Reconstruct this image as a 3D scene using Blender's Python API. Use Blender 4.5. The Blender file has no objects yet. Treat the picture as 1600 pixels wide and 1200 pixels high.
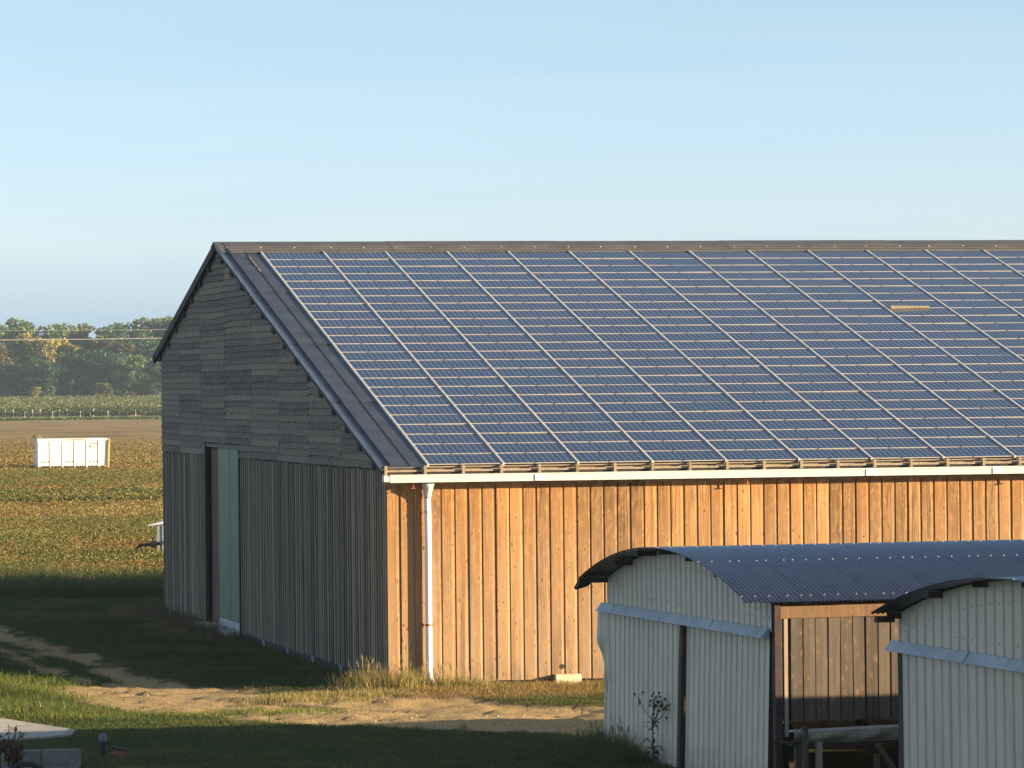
import bpy, math, random
import numpy as np
from mathutils import Matrix, Vector
random.seed(7)
rng = np.random.default_rng(11)
S = bpy.context.scene
COL = S.collection
R = math.radians

# ------------------------------------------------------------------ camera
CAM_H = 6.437
cd = bpy.data.cameras.new('camera')
cam = bpy.data.objects.new('camera', cd)
COL.objects.link(cam)
S.camera = cam
cd.sensor_width = 36.0
cd.lens = 36.0 * 6767.06 / 1600.0
cd.clip_start, cd.clip_end = 1.0, 9000.0
RIGHT = Vector((0.974419672, -0.224519354, -0.009867268))
DOWN = Vector((-0.009615319, 0.002215542, -0.999951317))
FWD = Vector((0.224530285, 0.974467111, 0.0))
cam.matrix_world = Matrix(((RIGHT[0], -DOWN[0], -FWD[0], 0), (RIGHT[1], -DOWN[1], -FWD[1], 0),
                           (RIGHT[2], -DOWN[2], -FWD[2], CAM_H), (0, 0, 0, 1)))
# ------------------------------------------------------------------ light
SUN_T, SUN_E = R(65.5), R(10.2)          # angle from the wall normal towards the right, elevation
to_sun = Vector((math.sin(SUN_T) * math.cos(SUN_E), -math.cos(SUN_T) * math.cos(SUN_E), math.sin(SUN_E)))
sd = bpy.data.lights.new('sun', 'SUN')
sd.energy, sd.angle, sd.color = 5.0, R(0.53), (1.0, 0.79, 0.50)
sun = bpy.data.objects.new('sun', sd)
COL.objects.link(sun)
sun.rotation_euler = to_sun.to_track_quat('Z', 'Y').to_euler()
sun.location = (60, -40, 60)

W = bpy.data.worlds.new('World')
S.world = W
W.use_nodes = True
wn, wl = W.node_tree.nodes, W.node_tree.links
wn.clear()
wout = wn.new('ShaderNodeOutputWorld')
bg = wn.new('ShaderNodeBackground')
sky = wn.new('ShaderNodeTexSky')
sky.sky_type = 'NISHITA'
sky.sun_disc = False
sky.sun_elevation = SUN_E
sky.sun_rotation = math.atan2(to_sun.x, to_sun.y)
sky.altitude, sky.air_density, sky.dust_density, sky.ozone_density = 100, 1.0, 0.2, 3.0
bg.inputs['Strength'].default_value = 0.085 / .6
wl.new(bg.outputs[0], wout.inputs[0])
SKY_NODES = (wn, wl, sky, bg)
vs = S.view_settings
vs.view_transform, vs.look, vs.gamma, vs.use_curve_mapping = 'Standard', 'None', 1.0, False
vs.exposure = 1.55
S.cycles.max_bounces = 6
S.cycles.transparent_max_bounces = 4
S.cycles.volume_bounces = 0
S.cycles.caustics_reflective = S.cycles.caustics_refractive = False

# thin grey-blue cloud bands low over the horizon, over the physical sky
tc = wn.new('ShaderNodeTexCoord')
sep = wn.new('ShaderNodeSeparateXYZ')
wl.new(tc.outputs['Generated'], sep.inputs[0])
mp = wn.new('ShaderNodeMapping')
mp.inputs['Scale'].default_value = (5, 5, 90)
wl.new(tc.outputs['Generated'], mp.inputs[0])
nz = wn.new('ShaderNodeTexNoise')
nz.inputs['Scale'].default_value, nz.inputs['Detail'].default_value = 1.6, 4
wl.new(mp.outputs[0], nz.inputs['Vector'])
mr = wn.new('ShaderNodeMapRange')
mr.inputs[1].default_value, mr.inputs[2].default_value = 0.42, 0.75
wl.new(nz.outputs[0], mr.inputs[0])
# SKY-GRADE-BEGIN
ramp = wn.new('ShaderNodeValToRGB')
mrz = wn.new('ShaderNodeMapRange')                # added tint by height: pale haze low over the plain, warmed overhead for neutral shade
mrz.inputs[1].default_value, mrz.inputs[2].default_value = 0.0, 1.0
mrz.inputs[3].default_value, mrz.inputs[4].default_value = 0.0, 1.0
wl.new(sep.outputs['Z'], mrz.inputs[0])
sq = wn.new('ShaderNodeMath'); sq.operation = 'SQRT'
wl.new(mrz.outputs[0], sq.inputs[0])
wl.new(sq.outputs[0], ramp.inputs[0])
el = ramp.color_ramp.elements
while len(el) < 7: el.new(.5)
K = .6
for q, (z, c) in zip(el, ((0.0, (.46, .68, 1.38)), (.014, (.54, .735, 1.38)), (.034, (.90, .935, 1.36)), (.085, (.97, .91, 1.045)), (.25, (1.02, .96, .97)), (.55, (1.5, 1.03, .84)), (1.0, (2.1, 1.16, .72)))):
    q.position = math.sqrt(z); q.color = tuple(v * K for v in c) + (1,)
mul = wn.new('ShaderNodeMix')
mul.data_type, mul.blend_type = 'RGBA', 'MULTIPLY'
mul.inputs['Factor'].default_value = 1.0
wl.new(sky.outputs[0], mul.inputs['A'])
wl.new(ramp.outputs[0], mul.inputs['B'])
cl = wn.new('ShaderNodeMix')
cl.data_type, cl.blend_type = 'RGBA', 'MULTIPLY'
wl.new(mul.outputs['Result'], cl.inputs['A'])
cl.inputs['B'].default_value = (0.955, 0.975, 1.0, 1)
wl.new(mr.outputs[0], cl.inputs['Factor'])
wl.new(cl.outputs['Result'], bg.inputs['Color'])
# SKY-GRADE-END

# ------------------------------------------------------------------ helpers
def tag(o, label=None, cat=None, group=None, kind=None):
    if label: o['label'] = label
    if cat: o['category'] = cat
    if group: o['group'] = group
    if kind: o['kind'] = kind
    return o

def empty(name, loc=(0, 0, 0), rz=0.0, parent=None):
    o = bpy.data.objects.new(name, None)
    COL.objects.link(o)
    o.empty_display_size = 0.3
    o.location = loc
    o.rotation_euler = (0, 0, rz)
    if parent: o.parent = parent
    return o

def link(name, me, parent=None, loc=(0, 0, 0), rot=(0, 0, 0)):
    o = bpy.data.objects.new(name, me)
    COL.objects.link(o)
    o.location = loc
    o.rotation_euler = rot
    if parent: o.parent = parent
    return o

class MB:
    """collects faces, builds one mesh"""
    def __init__(s): s.v, s.f, s.m = [], [], []
    def poly(s, pts, mi=0):
        b = len(s.v); s.v += [tuple(p) for p in pts]; s.f.append(tuple(range(b, b + len(pts)))); s.m.append(mi)
    def box(s, x0, x1, y0, y1, z0, z1, mi=0):
        b = len(s.v)
        s.v += [(x0, y0, z0), (x1, y0, z0), (x1, y1, z0), (x0, y1, z0), (x0, y0, z1), (x1, y0, z1), (x1, y1, z1), (x0, y1, z1)]
        for q in ((3, 2, 1, 0), (4, 5, 6, 7), (0, 1, 5, 4), (1, 2, 6, 5), (2, 3, 7, 6), (3, 0, 4, 7)):
            s.f.append(tuple(b + i for i in q)); s.m.append(mi)
    def hexa(s, p, mi=0):
        b = len(s.v); s.v += [tuple(q) for q in p]
        for q in ((3, 2, 1, 0), (4, 5, 6, 7), (0, 1, 5, 4), (1, 2, 6, 5), (2, 3, 7, 6), (3, 0, 4, 7)):
            s.f.append(tuple(b + i for i in q)); s.m.append(mi)
    def beam(s, p, q, w, h, mi=0, up=(0, 0, 1)):
        p, q = Vector(p), Vector(q); d = (q - p).normalized(); u = Vector(up)
        sd_ = d.cross(u)
        if sd_.length < 1e-4: sd_ = d.cross(Vector((1, 0, 0)))
        sd_.normalize(); u = sd_.cross(d).normalized()
        a, c = sd_ * w / 2, u * h / 2
        s.hexa([p - a - c, p + a - c, q + a - c, q - a - c, p - a + c, p + a + c, q + a + c, q - a + c], mi)
    def tube(s, pts, rad, n=10, mi=0, caps=True):
        pts = [Vector(p) for p in pts]
        rad = rad if isinstance(rad, (list, tuple)) else [rad] * len(pts)
        rings = []
        for i, p in enumerate(pts):
            d = (pts[min(i + 1, len(pts) - 1)] - pts[max(i - 1, 0)]).normalized()
            u = d.cross(Vector((0, 0, 1))) if abs(d.z) < .9 else d.cross(Vector((0, 1, 0)))
            u.normalize(); w = d.cross(u)
            b = len(s.v); rings.append(b)
            for k in range(n):
                a = 2 * math.pi * k / n
                s.v.append(tuple(p + (u * math.cos(a) + w * math.sin(a)) * rad[i]))
        for r0, r1 in zip(rings, rings[1:]):
            for k in range(n):
                s.f.append((r0 + k, r0 + (k + 1) % n, r1 + (k + 1) % n, r1 + k)); s.m.append(mi)
        if caps:
            s.f.append(tuple(rings[0] + k for k in reversed(range(n)))); s.m.append(mi)
            s.f.append(tuple(rings[-1] + k for k in range(n))); s.m.append(mi)
    def mesh(s, name, mats, smooth=False):
        me = bpy.data.meshes.new(name)
        me.from_pydata(s.v, [], s.f)
        for m in (mats if isinstance(mats, (list, tuple)) else [mats]): me.materials.append(m)
        me.polygons.foreach_set('material_index', s.m)
        if smooth: me.polygons.foreach_set('use_smooth', [True] * len(s.f))
        me.update()
        return me
    def build(s, name, mats, parent=None, loc=(0, 0, 0), rot=(0, 0, 0), smooth=False):
        return link(name, s.mesh(name, mats, smooth), parent, loc, rot)

def np_mesh(name, V, F, mats, cols=None, smooth=False):
    V = np.asarray(V, np.float32); F = np.asarray(F, np.int32)
    me = bpy.data.meshes.new(name)
    me.vertices.add(len(V)); me.vertices.foreach_set('co', V.ravel())
    k = F.shape[1]
    me.loops.add(F.size); me.loops.foreach_set('vertex_index', F.ravel())
    me.polygons.add(len(F))
    me.polygons.foreach_set('loop_start', np.arange(0, F.size, k, dtype=np.int32))
    if smooth: me.polygons.foreach_set('use_smooth', np.ones(len(F), bool))
    me.update(calc_edges=True)
    if cols is not None:
        a = me.color_attributes.new('Tint', 'FLOAT_COLOR', 'POINT')
        c = np.ones((len(V), 4), np.float32); c[:, :cols.shape[1]] = cols
        a.data.foreach_set('color', c.ravel())
    for m in (mats if isinstance(mats, (list, tuple)) else [mats]): me.materials.append(m)
    return me

_h = np.random.default_rng(5).random((256, 256)).astype(np.float32)
def vnoise(x, y):
    x = np.asarray(x, float); y = np.asarray(y, float)
    xi = np.floor(x).astype(int); yi = np.floor(y).astype(int); fx = x - xi; fy = y - yi
    fx = fx * fx * (3 - 2 * fx); fy = fy * fy * (3 - 2 * fy)
    g = lambda a, b: _h[a & 255, b & 255]
    return (g(xi, yi) * (1 - fx) + g(xi + 1, yi) * fx) * (1 - fy) + (g(xi, yi + 1) * (1 - fx) + g(xi + 1, yi + 1) * fx) * fy
def fbm(x, y, o=4):
    t = 0; a = .5
    for i in range(o): t = t + a * vnoise(x * 2**i + 17 * i, y * 2**i + 31 * i); a *= .5
    return t / (1 - .5**o)
def sstep(a, b, x):
    t = np.clip((np.asarray(x, float) - a) / (b - a), 0, 1)
    return t * t * (3 - 2 * t)
def polydist(X, Y, pts):
    d = np.full(np.shape(X), 1e9)
    for (ax, ay), (bx, by) in zip(pts, pts[1:]):
        dx, dy = bx - ax, by - ay
        t = np.clip(((X - ax) * dx + (Y - ay) * dy) / (dx * dx + dy * dy), 0, 1)
        d = np.minimum(d, np.hypot(X - ax - t * dx, Y - ay - t * dy))
    return d
def depth_of(x, y): return .224530285 * x + .974467111 * y
def side_of(x, y): return .974419672 * x - .224519354 * y
def from_cam(xc, D):
    return (RIGHT[0] / .97445 * .97445 * xc + FWD[0] * D, -.224530285 * xc + FWD[1] * D)
def in_view(x, y, m0=-.1215, m1=.121, pad=1.5):
    D = depth_of(x, y); s = side_of(x, y)
    return (s > m0 * D - pad) & (s < m1 * D + pad)

# ------------------------------------------------------------------ materials
class NT:
    def __init__(s, name):
        s.mat = bpy.data.materials.new(name); s.mat.use_nodes = True
        s.n, s.l = s.mat.node_tree.nodes, s.mat.node_tree.links
        s.b = s.n['Principled BSDF']
    def new(s, t, **kw):
        x = s.n.new(t)
        for k, v in kw.items(): setattr(x, k, v)
        return x
    def put(s, sock, v):
        if isinstance(v, bpy.types.NodeSocket): s.l.new(v, sock)
        elif v is not None: sock.default_value = v
    def coord(s, kind='Object'): return s.new('ShaderNodeTexCoord').outputs[kind]
    def mapping(s, vec, scale=(1, 1, 1), loc=None):
        m = s.new('ShaderNodeMapping'); s.put(m.inputs['Vector'], vec)
        m.inputs['Scale'].default_value = scale
        if loc is not None: s.put(m.inputs['Location'], loc)
        return m.outputs[0]
    def noise(s, vec, scale=5, detail=4, rough=.55, out=0, dist=0):
        x = s.new('ShaderNodeTexNoise'); s.put(x.inputs['Vector'], vec)
        x.inputs['Scale'].default_value, x.inputs['Detail'].default_value, x.inputs['Roughness'].default_value = scale, detail, rough
        x.inputs['Distortion'].default_value = dist
        return x.outputs[out]
    def math(s, op, a, b=None, clamp=False):
        x = s.new('ShaderNodeMath', operation=op, use_clamp=clamp); s.put(x.inputs[0], a)
        if b is not None: s.put(x.inputs[1], b)
        return x.outputs[0]
    def rng(s, v, a, b, c=0.0, d=1.0):
        x = s.new('ShaderNodeMapRange'); s.put(x.inputs[0], v)
        for i, k in enumerate((a, b, c, d)): x.inputs[1 + i].default_value = k
        return x.outputs[0]
    def mix(s, f, a, b, blend='MIX'):
        x = s.new('ShaderNodeMix', data_type='RGBA', blend_type=blend); s.put(x.inputs['Factor'], f)
        for k, v in (('A', a), ('B', b)):
            if isinstance(v, tuple) and len(v) == 3: v = v + (1,)
            s.put(x.inputs[k], v)
        return x.outputs['Result']
    def ramp(s, f, stops, interp='LINEAR'):
        x = s.new('ShaderNodeValToRGB'); s.put(x.inputs[0], f); x.color_ramp.interpolation = interp
        el = x.color_ramp.elements
        while len(el) < len(stops): el.new(0.5)
        for q, (p, c) in zip(el, stops): q.position = p; q.color = tuple(c) + (1,)
        return x.outputs[0]
    def obrand(s): return s.new('ShaderNodeObjectInfo').outputs['Random']
    def attr(s, n): return s.new('ShaderNodeAttribute', attribute_name=n).outputs['Color']
    def sepx(s, v):
        x = s.new('ShaderNodeSeparateXYZ'); s.put(x.inputs[0], v); return x.outputs
    def comb(s, x=0, y=0, z=0):
        c = s.new('ShaderNodeCombineXYZ')
        for i, v in enumerate((x, y, z)): s.put(c.inputs[i], v)
        return c.outputs[0]
    def bump(s, h, strength=.3, dist=.02):
        b = s.new('ShaderNodeBump'); b.inputs['Strength'].default_value, b.inputs['Distance'].default_value = strength, dist
        s.put(b.inputs['Height'], h); s.l.new(b.outputs[0], s.b.inputs['Normal'])
    def done(s, col, rough=.8, metal=0.0, spec=None):
        if isinstance(col, tuple) and len(col) == 3: col = col + (1,)
        s.put(s.b.inputs['Base Color'], col); s.put(s.b.inputs['Roughness'], rough); s.put(s.b.inputs['Metallic'], metal)
        if spec is not None: s.b.inputs['Specular IOR Level'].default_value = spec
        return s.mat

def plain(name, c, rough=.7, metal=0.0, var=.25, scale=4, spec=None, stain=None, stain_amt=.5, stretch=(1, 1, 1)):
    t = NT(name)
    v = t.mapping(t.coord(), stretch)
    n = t.noise(v, scale, 5)
    lo, hi = tuple(x * (1 - var) for x in c), tuple(min(1, x * (1 + var)) for x in c)
    col = t.mix(t.rng(n, .3, .7), lo, hi)
    if stain:
        n2 = t.noise(v, scale * 2.3, 6, .65)
        col = t.mix(t.rng(n2, .55, .72, 0, stain_amt), col, stain)
    t.bump(n, .12, .01)
    return t.done(col, rough, metal, spec)

def wood(name, light, mid, dark, grey, grey_amt, zfade=None, knot=(.16, .06, .02), knots=True, rough=.75, vr=(.78, 1.12)):
    t = NT(name)
    oc = t.coord()
    rnd = t.obrand()
    off = t.comb(t.math('MULTIPLY', rnd, 37.0), 0, t.math('MULTIPLY', rnd, 91.0))
    v = t.mapping(oc, (1, 1, 1), off)
    grain = t.noise(t.mapping(v, (30, 30, .8)), 1.0, 6, .7, dist=.8)
    broad = t.noise(t.mapping(v, (5, 5, .45)), 1.0, 3)
    col = t.mix(t.rng(grain, .40, .58), dark, light)
    col = t.mix(t.rng(broad, .44, .58, 0, .8), col, mid)
    # board to board variety
    rr = t.math('FRACT', t.math('MULTIPLY', rnd, 7.31))
    col = t.mix(t.rng(rr, 0, 1, 0, .55), col, mid)
    val = t.rng(t.math('FRACT', t.math('MULTIPLY', rnd, 3.77)), 0, 1, *vr)
    col = t.mix(1.0, col, t.comb(val, val, val), 'MULTIPLY')
    # weathering
    g = t.noise(t.mapping(v, (14, 14, .35)), 1.0, 5, .65)
    g2 = t.noise(t.mapping(v, (1.5, 1.5, .5)), 1.0, 2)
    amt = t.math('MULTIPLY', t.rng(g, .38, .68), t.rng(g2, .25, .65, .35, 1.0))
    if zfade:
        amt = t.math('MULTIPLY', amt, t.rng(t.sepx(oc)[2], zfade[0], zfade[1], 1.0, .12))
        col = t.mix(t.rng(t.sepx(oc)[2], zfade[0], zfade[1], .6, 0), col, tuple(.35 * a + .65 * b for a, b in zip(mid, grey)))
    col = t.mix(t.math('MULTIPLY', amt, grey_amt), col, grey)
    if knots:
        for sc, lo, hi, w8 in (((7.0, 3.0, 2.7), .05, .19, .9), ((10.0, 3.0, 5.5), .06, .21, .75)):
            vo = t.new('ShaderNodeTexVoronoi', feature='F1')
            wob = t.mix(.09, v, t.noise(v, 9.0, 2, out=1), 'ADD')
            t.put(vo.inputs['Vector'], t.mapping(wob, sc)); vo.inputs['Scale'].default_value = 1.0
            halo = t.rng(vo.outputs['Distance'], hi * .9, hi * 2.0, 1, 0)
            col = t.mix(t.math('MULTIPLY', halo, .35), col, light)
            kd = t.rng(vo.outputs['Distance'], lo, hi, 1, 0)
            col = t.mix(t.math('MULTIPLY', kd, w8), col, knot)
    if zfade:
        z_ = t.sepx(oc)[2]
        sp = t.math('MULTIPLY', t.rng(z_, .05, .55, 1, 0), t.rng(t.noise(t.mapping(v, (6, 6, 2)), 1.0, 4), .35, .6))
        col = t.mix(t.math('MULTIPLY', sp, .6), col, (.15, .115, .075))
        st = t.math('MULTIPLY', t.rng(t.noise(t.mapping(v, (9, 9, .15)), 1.0, 3), .52, .62), t.rng(t.noise(t.mapping(v, (.8, .8, .3)), 1.0, 2), .42, .6))
        col = t.mix(t.math('MULTIPLY', st, .55), col, (.13, .075, .035))
    t.bump(grain, .35, .006)
    return t.done(col, rough, 0, .25)

M = {}
M['larch'] = wood('larch_boarding', (.57, .32, .125), (.36, .165, .05), (.12, .046, .014), (.40, .30, .20), .9, (.2, 3.9), vr=(.55, 1.32), knot=(.085, .03, .012))
M['grey_wood'] = wood('weathered_boarding', (.38, .265, .165), (.24, .162, .098), (.095, .06, .036), (.34, .28, .215), .6, knots=False, vr=(.38, 1.45))
M['shingle'] = wood('weathered_shingles', (.32, .22, .135), (.205, .136, .082), (.07, .045, .028), (.30, .24, .175), .6, knots=False, vr=(.5, 1.45))
M['old_wood'] = wood('old_shed_boarding', (.165, .118, .08), (.10, .072, .05), (.042, .03, .021), (.145, .122, .10), .8, knot=(.30, .15, .045), vr=(.65, 1.2))
M['header_wood'] = wood('shed_header_wood', (.27, .15, .068), (.19, .10, .042), (.10, .055, .026), (.18, .13, .09), .5)
M['timber'] = wood('pale_timber', (.42, .33, .22), (.33, .25, .16), (.22, .16, .1), (.38, .35, .3), .5, knots=False)
M['dark_wood'] = plain('dark_wood', (.045, .036, .03), .85)
M['void'] = plain('dark_backing_boards', (.03, .026, .023), .95)
M['verge'] = plain('brown_grey_sheet_metal', (.075, .082, .096), .42, .4, .35, 1.6, stain=(.13, .115, .09), stain_amt=.4)
M['ridge'] = plain('ridge_sheet_metal', (.125, .113, .104), .55, .3, .22, 1.2, stain=(.3, .27, .23), stain_amt=.3)
M['lip'] = plain('verge_lip_metal', (.22, .245, .245), .45, .3, .4, 1.3, stain=(.30, .19, .05), stain_amt=.8)
M['alu'] = plain('aluminium_rail', (.82, .79, .74), .5, .05, .1, 3)
M['bar'] = plain('panel_edge_bar', (.50, .44, .38), .55, .1, .12, 3)
M['white_paint'] = plain('white_gutter', (.66, .66, .60), .4, 0, .06, 2, stain=(.46, .43, .36), stain_amt=.5)
M['white_new'] = plain('clean_white_plastic', (.90, .90, .88), .3, 0, .03)
M['rust'] = plain('rusty_bracket', (.40, .13, .05), .7, .2, .3)
M['rust_dark'] = plain('dark_rusty_steel', (.055, .03, .023), .75, .2, .4)
M['concrete'] = plain('concrete', (.42, .39, .33), .9, 0, .2, 3, stain=(.24, .21, .17), stain_amt=.6)
M['pale_block'] = plain('pale_concrete_block', (.60, .52, .36), .9, 0, .15, 6)
M['green_door'] = plain('green_door_panel', (.085, .155, .068), .5, 0, .12, 1.3, stretch=(1, 6, .2))
M['brown_door'] = plain('red_brown_door_leaf', (.12, .045, .02), .7, 0, .25, 2, stretch=(1, 3, .3))
M['pale_rail'] = plain('pale_metal_rail', (.5, .52, .52), .5, .3, .1)
M['old_concrete'] = plain('old_concrete', (.20, .19, .155), .9, 0, .3, 3, stain=(.10, .095, .07), stain_amt=.7)
M['black'] = plain('black_rubber', (.018, .018, .02), .6)
t = NT('cream_sheet_worn')
oc = t.coord()
n = t.noise(t.mapping(oc, (1, 1, .5)), 1.2, 5)
c = t.mix(t.rng(n, .3, .7), (.66, .53, .375), (.76, .62, .45))
str_ = t.noise(t.mapping(oc, (9, 9, .35)), 1.0, 4)
c = t.mix(t.rng(str_, .55, .72, 0, .4), c, (.40, .33, .23))
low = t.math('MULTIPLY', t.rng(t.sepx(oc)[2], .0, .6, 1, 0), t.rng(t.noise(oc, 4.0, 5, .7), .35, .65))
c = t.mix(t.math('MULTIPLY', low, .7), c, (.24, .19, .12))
spot = t.noise(oc, 13.0, 3, .6)
c = t.mix(t.rng(spot, .69, .74, 0, .7), c, (.28, .14, .07))
t.bump(t.noise(t.mapping(oc, (1, 1.5, 1)), 1.6, 3), .5, .03)
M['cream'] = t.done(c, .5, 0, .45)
M['zinc'] = plain('galvanised_trim', (.42, .41, .39), .5, .25, .22, 3, stain=(.24, .22, .2), stain_amt=.5)
M['tarp'] = plain('dirty_tarpaulin', (.20, .19, .14), .6, 0, .35, 3)
M['skip_white'] = plain('white_painted_steel', (.84, .82, .76), .5, 0, .04, 1, stain=(.62, .5, .34), stain_amt=.25)
M['skip_grey'] = plain('grey_sheet_cover', (.5, .5, .5), .6, 0, .15, 2)
M['yellow'] = plain('yellow_painted_post', (.75, .48, .1), .5)
M['red'] = plain('red_stripe_paint', (.55, .12, .05), .5, 0, .2)
M['ink_blue'] = plain('dark_blue_print', (.03, .05, .2), .5)
M['ink_yellow'] = plain('yellow_print', (.7, .6, .08), .5)
M['cable'] = plain('grey_cable', (.62, .58, .5), .6)
M['brick_red'] = plain('red_clay', (.26, .09, .055), .8)
M['pale_blue'] = plain('pale_blue_cap', (.13, .17, .22), .5)
M['bark'] = plain('bark', (.16, .13, .10), .9, 0, .3, 3)

# roofing sheet of the sheds: bluish dark coated iron
t = NT('dark_corrugated_iron')
n = t.noise(t.mapping(t.coord(), (1, .25, 1)), 2.0, 5)
c = t.mix(t.rng(n, .35, .7), (.06, .075, .105), (.095, .115, .15))
n2 = t.noise(t.coord(), 9.0, 4)
M['iron'] = t.done(c, t.rng(n, .3, .7, .24, .32), .25, .9)
t = NT('sky_lit_corrugated_iron')  # paler, bluer copy of the iron: stronger sky reflection put into the colour
n = t.noise(t.mapping(t.coord(), (1, .25, 1)), 2.0, 5)
c = t.mix(t.rng(n, .35, .7), (.10, .125, .165), (.14, .17, .215))
M['iron_sky_lit'] = t.done(c, t.rng(n, .3, .7, .22, .30), .3, .9)

# photovoltaic glass: 12 x 6 pseudo-square cells in the panel's own UV
t = NT('photovoltaic_glass')
uv = t.sepx(t.new('ShaderNodeUVMap', uv_map='cells').outputs[0])
def edge(u): return t.math('ABSOLUTE', t.math('SUBTRACT', t.math('FRACT', t.math('ADD', u, .5)), .5))   # 0 on the cell line
eu, ev = edge(uv[0]), edge(uv[1])
dia = t.math('LESS_THAN', t.math('ADD', eu, ev), .15)
lin = t.math('MAXIMUM', t.math('LESS_THAN', eu, .022), t.math('LESS_THAN', ev, .012))
wnz = t.new('ShaderNodeTexWhiteNoise', noise_dimensions='3D')
t.put(wnz.inputs['Vector'], t.comb(t.math('FLOOR', uv[0]), t.math('FLOOR', uv[1]), t.math('MULTIPLY', t.obrand(), 50)))
cell = t.mix(wnz.outputs[0], (.006, .022, .054), (.009, .031, .074))
cell = t.mix(t.rng(t.obrand(), 0, 1, 0, .5), cell, (.011, .026, .066))
c = t.mix(t.math('MULTIPLY', lin, .45), cell, (.30, .33, .38))
c = t.mix(dia, c, (.50, .54, .58))
dirt = t.noise(t.mapping(t.coord(), (1.5, 3, 1)), 2.0, 4)
c = t.mix(t.rng(dirt, .4, .8, .02, .10), c, (.30, .27, .23))
M['pv'] = t.done(c, t.rng(dirt, .3, .7, .10, .2), 0, .5)

# plants: hue from the mesh attribute, a little light through the leaf
def leafmat(name, trans=.25, rough=.6):
    t = NT(name)
    c = t.attr('Tint')
    t.done(c, rough, 0, .3)
    tr = t.new('ShaderNodeBsdfTranslucent'); t.l.new(c, tr.inputs[0])
    mx = t.new('ShaderNodeMixShader'); mx.inputs[0].default_value = trans
    t.l.new(t.b.outputs[0], mx.inputs[1]); t.l.new(tr.outputs[0], mx.inputs[2])
    t.l.new(mx.outputs[0], t.n['Material Output'].inputs[0])
    return t.mat
M['grass'] = leafmat('grass_blades', .4)
M['crop'] = leafmat('crop_leaves', .3)
M['leaf'] = leafmat('tree_leaves', .25)

# ground: masks from the mesh (r track, g dry grass, b field), bands of the field by distance
t = NT('ground')
oc = t.coord()
msk = t.new('ShaderNodeSeparateColor'); t.l.new(t.attr('Tint'), msk.inputs[0])
fine = t.noise(oc, 9.0, 6, .7)
mid = t.noise(oc, 1.3, 5, .6)
grit = t.noise(oc, 34.0, 3, .7)
earth = t.mix(t.rng(fine, .3, .7), (.38, .245, .105), (.56, .40, .195))
earth = t.mix(t.rng(mid, .4, .7, 0, .5), earth, (.40, .275, .13))
earth = t.mix(t.rng(grit, .62, .74, 0, .6), earth, (.68, .54, .34))
grass = t.mix(t.rng(fine, .3, .7), (.028, .038, .014), (.06, .07, .024))
grass = t.mix(t.rng(mid, .45, .7, 0, .5), grass, (.12, .09, .045))
dry = t.mix(t.rng(fine, .3, .7), (.22, .125, .05), (.32, .21, .09))
D = t.new('ShaderNodeVectorMath', operation='DOT_PRODUCT'); t.put(D.inputs[0], oc); D.inputs[1].default_value = tuple(FWD)
wob = t.noise(t.mapping(oc, (.05, .02, 1)), 1.0, 3)
Dw = t.math('ADD', D.outputs['Value'], t.math('MULTIPLY', t.math('SUBTRACT', wob, .5), 14.0))
band = t.ramp(t.rng(Dw, 140, 940), [(0, (.13, .12, .03)), (.07, (.17, .14, .035)), (.09, (.33, .19, .075)), (.125, (.34, .205, .085)),
      (.14, (.13, .13, .03)), (.152, (.30, .13, .04)), (.17, (.17, .13, .04)), (.215, (.17, .125, .04)), (.25, (.24, .14, .05)), (.33, (.34, .20, .07)),
      (.45, (.42, .26, .095)), (.56, (.42, .30, .12)), (.66, (.42, .29, .12)), (1, (.52, .36, .17))])
fld = t.noise(t.mapping(oc, (.9, .5, 1)), 1.0, 6, .75)
fl2 = t.noise(t.mapping(oc, (.12, .02, 1)), 1.0, 4, .6)
band = t.mix(t.rng(fld, .42, .62, 0, .62), band, (.10, .085, .022))
band = t.mix(t.rng(fld, .60, .70, 0, .45), band, (.36, .24, .09))
band = t.mix(t.rng(fl2, .5, .7, 0, .5), band, (.17, .15, .05))
row = t.noise(t.mapping(oc, (.030, .045, 1), (3, 1, 0)), 1.0, 5, .72)
band = t.mix(t.rng(row, .50, .60, 0, .85), band, (.15, .105, .05))
band = t.mix(t.rng(row, .47, .38, 0, .6), band, (.22, .20, .085))
col = t.mix(msk.outputs[1], grass, dry)
col = t.mix(msk.outputs[0], col, earth)
col = t.mix(msk.outputs[2], col, band)
hgt = t.math('ADD', t.math('MULTIPLY', fine, .7), t.math('MULTIPLY', grit, .3))
t.bump(hgt, .55, .06)
M['ground'] = t.done(col, .95, 0, .1)

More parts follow.
